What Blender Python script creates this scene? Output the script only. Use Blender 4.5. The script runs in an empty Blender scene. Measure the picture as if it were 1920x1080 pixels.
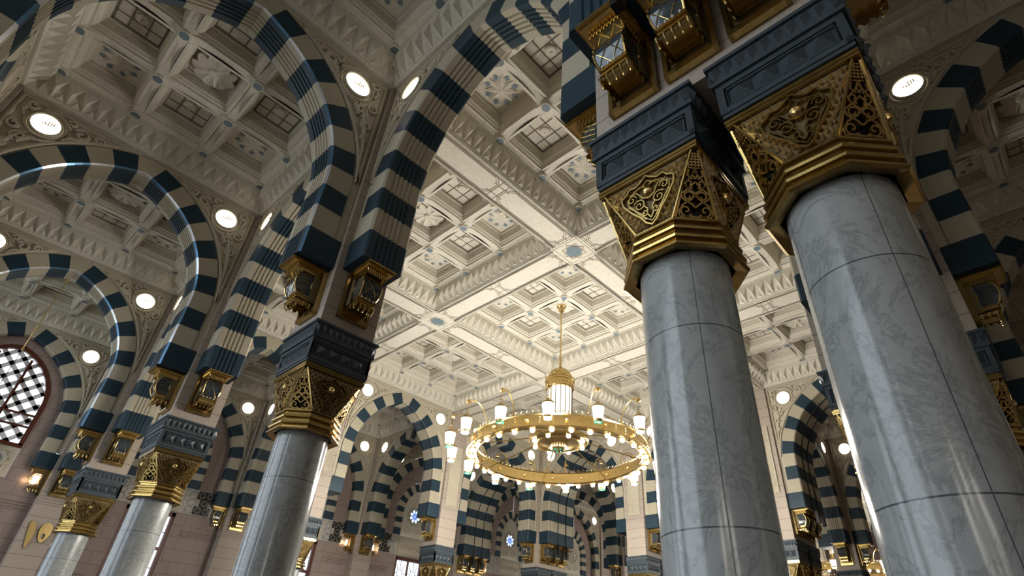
import bpy, math, random
from mathutils import Matrix, Vector
PI = math.pi
random.seed(7)
SC = bpy.context.scene
COL = SC.collection

# ------------------------------------------------------------------ camera, sky, sun, exposure
CAM_POS = (7.601, -3.317, 1.6)
cam_d = bpy.data.cameras.new('camera'); cam = bpy.data.objects.new('camera', cam_d); COL.objects.link(cam)
cam_d.sensor_width = 36.0; cam_d.lens = 1032.69 * 36.0 / 1920.0
cam_d.shift_x = (960 - 1020.6) / 1920.0; cam_d.shift_y = (555.8 - 540) / 1920.0
cam_d.clip_start = 0.05; cam_d.clip_end = 300
yaw, pitch, roll = -0.749, 0.603, 0.043
fw = Vector((math.sin(yaw)*math.cos(pitch), math.cos(yaw)*math.cos(pitch), math.sin(pitch)))
r0 = Vector((math.cos(yaw), -math.sin(yaw), 0)); u0 = r0.cross(fw)
rt_ = r0*math.cos(roll) + u0*math.sin(roll); up_ = -r0*math.sin(roll) + u0*math.cos(roll)
M = Matrix((rt_, up_, -fw)).transposed().to_4x4(); M.translation = CAM_POS
cam.matrix_world = M
SC.camera = cam
SC.view_settings.view_transform = 'Standard'; SC.view_settings.look = 'None'
SC.view_settings.gamma = 1.0; SC.view_settings.use_curve_mapping = False
SC.view_settings.exposure = 0.0
SC.cycles.max_bounces = 8; SC.cycles.diffuse_bounces = 5; SC.cycles.glossy_bounces = 4
SC.cycles.transmission_bounces = 4; SC.cycles.transparent_max_bounces = 6
SC.cycles.sample_clamp_indirect = 4.0; SC.cycles.caustics_reflective = False; SC.cycles.caustics_refractive = False
SC.cycles.use_denoising = True

wd = bpy.data.worlds.new('sky'); SC.world = wd; wd.use_nodes = True
bg = wd.node_tree.nodes['Background']; bg.inputs[0].default_value = (0.80, 0.90, 1.0, 1); bg.inputs[1].default_value = 3.2
sun_d = bpy.data.lights.new('sun', 'SUN'); sun = bpy.data.objects.new('sun', sun_d); COL.objects.link(sun)
sun_d.energy = 1.0; sun_d.angle = 0.01; sun_d.color = (1.0, 0.96, 0.9)
sun.rotation_euler = (math.radians(-22), math.radians(14), 0); sun.location = (-10, -20, 30)

EMIT_DISC = 5.0      # backlit discs
EMIT_BULB = 8.0     # chandelier bulbs
CHAND_W = 5000.0      # light of the chandelier's ring of lamps

# ------------------------------------------------------------------ materials
def lin(h):
    h = h.lstrip('#'); o = []
    for i in (0, 2, 4):
        c = int(h[i:i+2], 16)/255.0
        o.append(c/12.92 if c <= .04045 else ((c+.055)/1.055)**2.4)
    return (*o, 1)
class MT:
    def __init__(s, name):
        s.m = bpy.data.materials.new(name); s.m.use_nodes = True; s.t = s.m.node_tree
        s.b = s.t.nodes['Principled BSDF']
    def n(s, kind, **kw):
        x = s.t.nodes.new(kind)
        for k, v in kw.items():
            if k in x.inputs.keys(): x.inputs[k].default_value = v
            else: setattr(x, k, v)
        return x
    def l(s, a, b): s.t.links.new(a, b)
    def set(s, **kw):
        for k, v in kw.items(): s.b.inputs[k.replace('_', ' ')].default_value = v
        return s
def speckle(name, c1, c2, scale=60, rough=.6, bump=.0, spec=.3, metal=0.0, detail=4, bscale=None):
    t = MT(name); tc = t.n('ShaderNodeTexCoord'); nz = t.n('ShaderNodeTexNoise', Scale=scale, Detail=detail, Roughness=.65)
    t.l(tc.outputs['Object'], nz.inputs['Vector'])
    r = t.n('ShaderNodeValToRGB'); r.color_ramp.elements[0].position = .35; r.color_ramp.elements[1].position = .65
    r.color_ramp.elements[0].color = c1; r.color_ramp.elements[1].color = c2
    t.l(nz.outputs['Fac'], r.inputs['Fac']); t.l(r.outputs['Color'], t.b.inputs['Base Color'])
    t.set(Roughness=rough, Metallic=metal, Specular_IOR_Level=spec)
    if bump:
        nb = t.n('ShaderNodeTexNoise', Scale=bscale or scale, Detail=3)
        t.l(tc.outputs['Object'], nb.inputs['Vector'])
        b = t.n('ShaderNodeBump', Strength=bump, Distance=.02); t.l(nb.outputs['Fac'], b.inputs['Height']); t.l(b.outputs['Normal'], t.b.inputs['Normal'])
    return t
def coursed(name, c1, c2, joint, zpitch, xpitch=0, rough=.7, brick=False):
    """stone with fine joint lines, courses along z (object space)"""
    t = speckle(name, c1, c2, 40, rough)
    ramp = [x for x in t.t.nodes if x.type == 'VALTORGB'][0]; tc = [x for x in t.t.nodes if x.type == 'TEX_COORD'][0]
    sp = t.n('ShaderNodeSeparateXYZ'); t.l(tc.outputs['Object'], sp.inputs[0])
    def line(sock, pitch, w, off=None):
        src = sock
        if off is not None:
            a = t.n('ShaderNodeMath', operation='ADD'); t.l(sock, a.inputs[0]); t.l(off, a.inputs[1]); src = a.outputs[0]
        d = t.n('ShaderNodeMath', operation='DIVIDE'); d.inputs[1].default_value = pitch; t.l(src, d.inputs[0])
        f = t.n('ShaderNodeMath', operation='FRACT'); t.l(d.outputs[0], f.inputs[0])
        g = t.n('ShaderNodeMath', operation='LESS_THAN'); g.inputs[1].default_value = w/pitch; t.l(f.outputs[0], g.inputs[0]); return g.outputs[0]
    m = line(sp.outputs['Z'], zpitch, .012)
    if xpitch:
        d = t.n('ShaderNodeMath', operation='DIVIDE'); d.inputs[1].default_value = zpitch; t.l(sp.outputs['Z'], d.inputs[0])
        fl = t.n('ShaderNodeMath', operation='FLOOR'); t.l(d.outputs[0], fl.inputs[0])
        k = t.n('ShaderNodeMath', operation='MULTIPLY'); k.inputs[1].default_value = xpitch*.5; t.l(fl.outputs[0], k.inputs[0])
        m2 = line(sp.outputs['X'], xpitch, .012, k.outputs[0])
        mx = t.n('ShaderNodeMath', operation='MAXIMUM'); t.l(m, mx.inputs[0]); t.l(m2, mx.inputs[1]); m = mx.outputs[0]
    mix = t.n('ShaderNodeMix', data_type='RGBA'); t.l(m, mix.inputs[0]); t.l(ramp.outputs['Color'], mix.inputs[6]); mix.inputs[7].default_value = joint
    t.l(mix.outputs[2], t.b.inputs['Base Color'])
    return t
def emit(name, col, s, base=(.8, .8, .8, 1)):
    t = MT(name); t.set(Base_Color=base, Emission_Color=col, Emission_Strength=s, Roughness=.4); return t
MAT = {}
MAT['cream'] = speckle('cream_stone', lin('A49C88'), lin('B6AE9A'), 90, .55).m
MAT['navy'] = speckle('navy_stone', lin('1A2D39'), lin('263D4A'), 110, .5).m
MAT['cream_edge'] = speckle('cream_daylight_glint_edge', lin('DFE3EA'), lin('E8ECF2'), 90, .22, metal=.6).m  # polished chamfer; daylight glint put into the paler, metallic colour
MAT['navy_edge'] = speckle('navy_daylight_glint_edge', lin('557B9C'), lin('628AAB'), 110, .22, metal=.6).m  # navy chamfer, lightened the same way to carry the daylight glint
MAT['pier'] = coursed('pier_stone', lin('A19588'), lin('B0A498'), lin('6B6056'), .38).m
MAT['plaster'] = speckle('ceiling_plaster', lin('C4BFB1'), lin('D1CCBF'), 14, .75, .12, bscale=30).m
MAT['carved'] = speckle('carved_plaster', lin('B5AF9F'), lin('CAC4B5'), 30, .75, 1.0, bscale=16).m
MAT['spandrel'] = speckle('spandrel_plaster', lin('B3AB98'), lin('C2BAA7'), 20, .7, .1).m
MAT['inlay'] = speckle('blue_inlay', lin('5F7079'), lin('76858E'), 60, .5).m
MAT['groove'] = speckle('dark_groove', lin('6E695E'), lin('7A7468'), 60, .8).m
MAT['strap'] = speckle('beam_inlay_line', lin('8E8375'), lin('9A8F80'), 40, .7).m
MAT['granite'] = speckle('blue_granite', lin('353E44'), lin('4A535A'), 120, .45, .15).m
MAT['brass'] = speckle('brass', lin('AA9055'), lin('BFA56C'), 12, .2, metal=.95).m
MAT['bronze'] = speckle('dark_bronze', lin('6F5E3E'), lin('857350'), 40, .5, metal=.3).m
MAT['gold'] = speckle('bright_gold', lin('D8BA78'), lin('E0C488'), 20, .25, metal=1.0).m
MAT['mesh_gold'] = speckle('lattice_gold', lin('C9B183'), lin('DAC69C'), 30, .35, metal=.7).m
MAT['chrome'] = speckle('polished_edge', lin('C9CDD2'), lin('DADEE2'), 20, .25, spec=.6).m
MAT['black'] = speckle('black_rubber', lin('0A0A0A'), lin('141414'), 40, .5).m
MAT['wood'] = speckle('red_brown_wood', lin('4A2418'), lin('5E3122'), 30, .4).m
MAT['pinkwall'] = coursed('pink_stone', lin('8A7A72'), lin('978780'), lin('61544D'), .42, .62).m
MAT['lattice'] = speckle('grey_lattice_stone', lin('9A9690'), lin('B8B3AC'), 9, .6, .9, bscale=9).m
MAT['white'] = speckle('white_paint', lin('D8D8D8'), lin('E2E2E2'), 30, .4).m
MAT['floor'] = speckle('floor_marble', lin('C9C5BE'), lin('D9D6D0'), 3, .15).m
MAT['carpet'] = speckle('red_carpet', lin('4E443D'), lin('584D45'), 20, .9).m
MAT['disc'] = emit('backlit_disc', (1.0, .9, .76, 1), EMIT_DISC).m
MAT['script'] = speckle('gilt_script', lin('B08A4A'), lin('C09A58'), 30, .4).m
MAT['bulb'] = emit('lamp_glass', (1.0, .83, .6, 1), EMIT_BULB).m
MAT['lampglass'] = emit('hanging_lamp_glass', (1.0, .88, .7, 1), 3.0).m
MAT['litglass'] = emit('lit_crystal', (1.0, .93, .82, 1), 1.15).m
MAT['warmlamp'] = emit('warm_lamp', (1.0, .66, .32, 1), 30.0).m
MAT['stain'] = emit('stained_glass_blue', (.10, .25, .9, 1), 1.2).m  # emission in the glass stands in for daylight behind it
MAT['stainw'] = emit('stained_glass_pale', (.55, .75, 1.0, 1), 1.6).m  # pale petals, glowing in place of daylight coming through
MAT['jewel'] = speckle('green_glass', lin('1F7A5A'), lin('4AB0A0'), 60, .1).m
_g = MT('lantern_glass'); _g.set(Base_Color=lin('39464E'), Roughness=.08, IOR=1.5, Specular_IOR_Level=.7)
MAT['glass'] = _g.m
def marble():
    t = MT('grey_marble'); tc = t.n('ShaderNodeTexCoord')
    n1 = t.n('ShaderNodeTexNoise', Scale=2.2, Detail=10, Roughness=.75, Distortion=.7); t.l(tc.outputs['Object'], n1.inputs['Vector'])
    v = t.n('ShaderNodeMath', operation='SUBTRACT'); v.inputs[1].default_value = .5; t.l(n1.outputs['Fac'], v.inputs[0])
    a = t.n('ShaderNodeMath', operation='ABSOLUTE'); t.l(v.outputs[0], a.inputs[0])
    r = t.n('ShaderNodeValToRGB'); r.color_ramp.elements[0].position = 0.0; r.color_ramp.elements[0].color = lin('868A8A')
    r.color_ramp.elements[1].position = .03; r.color_ramp.elements[1].color = lin('A2A5A4'); t.l(a.outputs[0], r.inputs['Fac'])
    n2 = t.n('ShaderNodeTexNoise', Scale=9, Detail=6, Roughness=.7); t.l(tc.outputs['Object'], n2.inputs['Vector'])
    r2 = t.n('ShaderNodeValToRGB'); r2.color_ramp.elements[0].position = .3; r2.color_ramp.elements[0].color = (.86, .87, .88, 1)
    r2.color_ramp.elements[1].position = .62; r2.color_ramp.elements[1].color = (1, 1, 1, 1); t.l(n2.outputs['Fac'], r2.inputs['Fac'])
    mu = t.n('ShaderNodeMix', data_type='RGBA', blend_type='MULTIPLY'); mu.inputs[0].default_value = 1.0
    t.l(r.outputs['Color'], mu.inputs[6]); t.l(r2.outputs['Color'], mu.inputs[7])
    sp = t.n('ShaderNodeSeparateXYZ'); t.l(tc.outputs['Object'], sp.inputs[0])
    d = t.n('ShaderNodeMath', operation='ADD'); d.inputs[1].default_value = .30; t.l(sp.outputs['Z'], d.inputs[0])
    d2 = t.n('ShaderNodeMath', operation='DIVIDE'); d2.inputs[1].default_value = 1.3; t.l(d.outputs[0], d2.inputs[0])
    f = t.n('ShaderNodeMath', operation='FRACT'); t.l(d2.outputs[0], f.inputs[0])
    g = t.n('ShaderNodeMath', operation='LESS_THAN'); g.inputs[1].default_value = .007; t.l(f.outputs[0], g.inputs[0])
    at = t.n('ShaderNodeMath', operation='ARCTAN2'); t.l(sp.outputs['Y'], at.inputs[0]); t.l(sp.outputs['X'], at.inputs[1])
    at2 = t.n('ShaderNodeMath', operation='MULTIPLY_ADD'); at2.inputs[1].default_value = 2/PI; at2.inputs[2].default_value = 10.62; t.l(at.outputs[0], at2.inputs[0])
    f2 = t.n('ShaderNodeMath', operation='FRACT'); t.l(at2.outputs[0], f2.inputs[0])
    g2 = t.n('ShaderNodeMath', operation='LESS_THAN'); g2.inputs[1].default_value = .011; t.l(f2.outputs[0], g2.inputs[0])
    mx = t.n('ShaderNodeMath', operation='MAXIMUM'); t.l(g.outputs[0], mx.inputs[0]); t.l(g2.outputs[0], mx.inputs[1])
    mix = t.n('ShaderNodeMix', data_type='RGBA'); t.l(mx.outputs[0], mix.inputs[0]); t.l(mu.outputs[2], mix.inputs[6]); mix.inputs[7].default_value = lin('4A5054')
    t.l(mix.outputs[2], t.b.inputs['Base Color']); t.set(Roughness=.15, Specular_IOR_Level=.55)
    return t.m
MAT['marble'] = marble()

# ------------------------------------------------------------------ mesh helper
class MB:
    def __init__(s): s.v = []; s.f = []; s.m = []; s.mats = []
    def mi(s, m):
        if m not in s.mats: s.mats.append(m)
        return s.mats.index(m)
    def poly(s, pts, m):
        i = len(s.v); s.v.extend([tuple(p) for p in pts]); s.f.append(tuple(range(i, i+len(pts)))); s.m.append(s.mi(m))
    def grid(s, rows, m, closed_u=False, closed_v=False, flip=False):
        """rows of points -> shared quads"""
        i0 = len(s.v); R = len(rows); C = len(rows[0]); k = s.mi(m)
        for r in rows: s.v.extend([tuple(p) for p in r])
        for a in range(R if closed_v else R-1):
            for b in range(C if closed_u else C-1):
                a2 = (a+1) % R; b2 = (b+1) % C
                q = (i0+a*C+b, i0+a*C+b2, i0+a2*C+b2, i0+a2*C+b)
                s.f.append(q[::-1] if flip else q); s.m.append(k)
    def box(s, x0, x1, y0, y1, z0, z1, m, skip=''):
        P = [(x0,y0,z0),(x1,y0,z0),(x1,y1,z0),(x0,y1,z0),(x0,y0,z1),(x1,y0,z1),(x1,y1,z1),(x0,y1,z1)]
        F = {'b':(0,3,2,1),'t':(4,5,6,7),'f':(0,1,5,4),'r':(1,2,6,5),'k':(2,3,7,6),'l':(3,0,4,7)}
        i = len(s.v); s.v.extend(P); k = s.mi(m)
        for n, q in F.items():
            if n not in skip: s.f.append(tuple(i+a for a in q)); s.m.append(k)
    def lathe(s, prof, n, m, cx=0, cy=0, a0=0.0, caps=True):
        rows = [[(cx+r*math.cos(a0+2*PI*j/n), cy+r*math.sin(a0+2*PI*j/n), z) for j in range(n)] for r, z in prof]
        s.grid(rows, m, closed_u=True)
        if caps:
            s.poly(rows[0][::-1], m); s.poly(rows[-1], m)
    def tube(s, pts, r, n, m, closed=False, caps=True):
        pts = [Vector(p) for p in pts]; N = len(pts); rows = []
        ref = Vector((0, 0, 1))
        d0 = (pts[1]-pts[0]).normalized()
        if abs(d0.dot(ref)) > .9: ref = Vector((1, 0, 0))
        nrm = (ref - d0*ref.dot(d0)).normalized()
        for i in range(N):
            if closed: d = pts[(i+1) % N]-pts[i-1]
            else: d = pts[min(i+1, N-1)]-pts[max(i-1, 0)]
            d.normalize(); nrm = (nrm - d*nrm.dot(d)).normalized(); b = d.cross(nrm)
            rr = r[i] if isinstance(r, (list, tuple)) else r
            rows.append([pts[i]+(nrm*math.cos(2*PI*j/n)+b*math.sin(2*PI*j/n))*rr for j in range(n)])
        s.grid(rows, m, closed_u=True, closed_v=closed)
        if caps and not closed: s.poly(rows[0][::-1], m); s.poly(rows[-1], m)
    def relief(s, path, r, y0, depth, m, closed=False, k=3):
        """raised moulding along a path in the x-z plane, bulging towards -y"""
        N = len(path); rows = []
        for i in range(N):
            if closed: a = path[i-1]; b = path[(i+1) % N]
            else: a = path[max(i-1, 0)]; b = path[min(i+1, N-1)]
            dx, dz = b[0]-a[0], b[1]-a[1]; L = math.hypot(dx, dz) or 1; nx, nz = -dz/L, dx/L
            rr = r[i] if isinstance(r, (list, tuple)) else r
            rows.append([(path[i][0]+nx*rr*math.cos(PI*j/k), y0-depth*(rr/(r if not isinstance(r, (list, tuple)) else max(r)))*math.sin(PI*j/k), path[i][1]+nz*rr*math.cos(PI*j/k)) for j in range(k+1)])
        s.grid(rows, m, closed_v=closed, flip=True)
    def add(s, o, mat=None):
        i = len(s.v); mat = mat or Matrix()
        s.v.extend([tuple(mat @ Vector(p)) for p in o.v])
        rem = [s.mi(x) for x in o.mats]
        s.f.extend([tuple(a+i for a in q) for q in o.f]); s.m.extend([rem[k] for k in o.m])
    def mesh(s, name, smooth=False):
        me = bpy.data.meshes.new(name); me.from_pydata(s.v, [], s.f)
        for m in s.mats: me.materials.append(MAT[m])
        me.polygons.foreach_set('material_index', s.m)
        if smooth:
            me.polygons.foreach_set('use_smooth', [True]*len(s.f))
            try: me.set_sharp_from_angle(angle=math.radians(38))
            except Exception: pass
        me.update(); return me
def obj(name, me, parent=None, loc=(0, 0, 0), rz=0.0):
    if isinstance(me, MB): me = me.mesh(name)
    o = bpy.data.objects.new(name, me); COL.objects.link(o)
    o.location = loc; o.rotation_euler = (0, 0, rz)
    if parent: o.parent = parent
    return o
def tag(o, label=None, cat=None, group=None, kind=None):
    for k, v in (('label', label), ('category', cat), ('group', group), ('kind', kind)):
        if v: o[k] = v
    return o
def copy_tree(o, parent=None):
    c = o.copy(); COL.objects.link(c); c.parent = parent
    for ch in list(o.children): copy_tree(ch, c)
    return c
def put(proto, loc, rz=0, label=None, cat=None, group=None):
    """first use moves the prototype, later uses copy the thing with its parts"""
    o = proto if not proto.get('_used') else copy_tree(proto)
    proto['_used'] = 1
    o.location = loc; o.rotation_euler = (0, 0, rz); return tag(o, label, cat, group)
RZ = lambda a: Matrix.Rotation(a, 4, 'Z')
T = Matrix.Translation
def spiral(cx, cz, r0, turns, a0, d=1, n=14, rend=.15):
    return [(cx+r0*(1-(1-rend)*i/n)*math.cos(a0+d*2*PI*turns*i/n), cz+r0*(1-(1-rend)*i/n)*math.sin(a0+d*2*PI*turns*i/n)) for i in range(n+1)]
def circ(cx, cz, r, n=20): return [(cx+r*math.cos(2*PI*i/n), cz+r*math.sin(2*PI*i/n)) for i in range(n)]

# ------------------------------------------------------------------ arches
class Arc:
    """pointed arch: straight legs then two arcs; half profile, mirrored"""
    def __init__(s, cx, zs, ri, ro, z0): s.cx, s.zs, s.ri, s.ro, s.z0 = cx, zs, ri, ro, z0; s.rm = (ri+ro)/2; s.leg = zs-z0; s.th = math.acos(-cx/s.rm); s.L = s.leg+s.rm*s.th
    def at(s, d):
        if d <= s.leg: return (s.cx+s.ri, s.z0+d), (s.cx+s.ro, s.z0+d)
        th = (d-s.leg)/s.rm
        def p(r):
            x = s.cx+r*math.cos(th); z = s.zs+r*math.sin(th)
            if x < 0: x = 0; z = s.zs+math.sqrt(r*r-s.cx**2)
            return (x, z)
        if th > s.th-1e-4: return (0, s.zs+math.sqrt(s.ri**2-s.cx**2)), (0, s.zs+math.sqrt(s.ro**2-s.cx**2))
        return p(s.ri), p(s.ro)
BIG = Arc(-.73, 8.4, 2.68, 3.13, 6.8)
SMALL = Arc(-.4, 8.4, 1.25, 1.7, 7.25)
WINA = Arc(-.5, 8.75, 1.85, 1.98, 7.4)
def arch_mb(A, y0, y1, flutes=5, first=.53, ndark=6, sub=3, cham=.035, edge=False):
    mb = MB(); n = ndark*2-1
    rest = (A.L-first)/(n-1+.5)
    br = [0, first]+[first+rest*(k+1) for k in range(n-1)]+[A.L]
    # soffit section across the thickness: (radial depth, y)
    sec = [(None, y0), (cham, y0), (0, y0+cham)]
    ya, yb = y0+.14, y1-.14
    if flutes:
        sec.append((0, ya)); w = (yb-ya)/flutes
        for k in range(flutes): sec += [(.022, ya+w*(k+.18)), (.022, ya+w*(k+.42)), (0, ya+w*(k+.6)), (0, ya+w*(k+1))]
    sec += [(0, y1-cham), (cham, y1), (None, y1)]
    for side in (1, -1):
        for k in range(len(br)-1):
            m = 'navy' if k % 2 == 0 else 'cream'
            sub_k = 1 if br[k+1] <= A.leg else sub
            rows = []
            for i in range(sub_k+1):
                d = br[k]+(br[k+1]-br[k])*i/sub_k; pi_, po = A.at(d); L = math.hypot(po[0]-pi_[0], po[1]-pi_[1]) or 1; row = []
                for dep, y in sec:
                    t = 1.0 if dep is None else dep/L
                    row.append((side*(pi_[0]+(po[0]-pi_[0])*t), y, pi_[1]+(po[1]-pi_[1])*t))
                rows.append(row)
            C_ = len(sec)
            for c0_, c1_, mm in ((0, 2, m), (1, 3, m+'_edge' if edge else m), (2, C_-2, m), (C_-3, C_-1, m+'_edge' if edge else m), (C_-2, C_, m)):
                mb.grid([w_[c0_:c1_] for w_ in rows], mm, flip=(side < 0))
            if k == 0: mb.poly(rows[0] if side > 0 else rows[0][::-1], m)
        if A.z0 < 7:   # springer reaches back to the pier
            x = side*2.54; xi = side*2.4; z1 = A.z0+first
            if A is BIG: mb.box(min(x, xi), max(x, xi), y0+.0, y1-.0, A.z0, z1, 'navy', skip='t')
    return mb
ZT = 11.46
def edge_pt(p):
    """boundary point of the spandrel rectangle opposite an arch point"""
    x, z = p
    if z <= 8.4: return (2.54, z)
    a = math.atan2(z-8.4, x+.02)
    # ray from (0,8.4)
    c, sn = math.cos(a), math.sin(a)
    t = min((2.54/c) if c > 1e-6 else 1e9, (ZT-8.4)/sn if sn > 1e-6 else 1e9)
    return (c*t, 8.4+sn*t)
def spandrel_mb(A, y, mat='spandrel', carve=True):
    """one face of the wall round an arch, facing -y"""
    mb = MB(); N = 30; st = [A.at(.54+(A.L-.54)*i/N)[1] for i in range(N+1)]; st = [(a+.003 if a > 0 else 0, b+.003) for a, b in st]
    # insert the corner
    for side in (1, -1):
        prev = None
        ptsin = st; ptsout = [edge_pt(p) for p in st]
        for i in range(N):
            q = [ptsin[i], ptsin[i+1], ptsout[i+1], ptsout[i]]
            if abs(ptsout[i][0]-2.54) < 1e-6 and ptsout[i+1][0] < 2.54-1e-6: q.insert(3, (2.54, ZT))
            pts = [(side*a, y, b) for a, b in q]
            mb.poly(pts if side < 0 else pts[::-1], mat)
        if not carve: continue
        S = lambda path: [(side*a, b) for a, b in path]
        R2 = A.ro+.07
        arc = [(A.cx+R2*math.cos(t), A.zs+R2*math.sin(t)) for t in [(.08+.0535*i) for i in range(25)]]
        arc = [p for p in arc if p[0] > .25 and p[1] < 11.28]
        tri = arc+[(.62, 11.34), (2.46, 11.34), (2.46, 8.75)]
        mb.relief(S(tri), .04, y, .06, mat, closed=True, k=3)
        mb.relief(S([(2.53, ZT-.035), (.24, ZT-.035)]), .03, y, .05, mat)
        cx, cz = 1.9, 10.89
        mb.relief(S(circ(cx, cz, .345, 22)), .035, y, .045, mat, closed=True)
        W = .042
        P = [spiral(1.32, 11.06, .17, 1.3, .3, 1), spiral(1.02, 11.15, .11, 1.2, PI, -1), spiral(1.55, 11.22, .09, 1.1, 0, 1),
             spiral(2.22, 11.18, .12, 1.2, PI*.5, -1), spiral(2.30, 10.55, .13, 1.3, PI*.5, -1), spiral(2.12, 10.33, .15, 1.3, PI*1.5, 1),
             spiral(2.3, 10.05, .11, 1.2, PI, 1), spiral(2.33, 9.72, .08, 1.1, 0, -1),
             [(1.55, 10.7), (1.45, 10.86), (1.32, 10.9), (1.15, 11.02)], [(2.05, 10.52), (2.18, 10.3), (2.3, 9.9), (2.38, 9.4), (2.4, 9.0)],
             [(1.62, 10.62), (1.8, 10.46), (1.98, 10.42), (2.1, 10.2)], [(.95, 11.25), (.8, 11.24), (.7, 11.29)],
             [(1.5, 11.05), (1.62, 11.15), (1.8, 11.26), (2.05, 11.27)], [(2.27, 10.85), (2.34, 11.0), (2.3, 11.12)]]
        for p in P: mb.relief(S(p), [W*(.75+.35*math.sin(PI*i/(len(p)-1))) for i in range(len(p))], y, .085, mat, k=3)
    return mb

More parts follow.
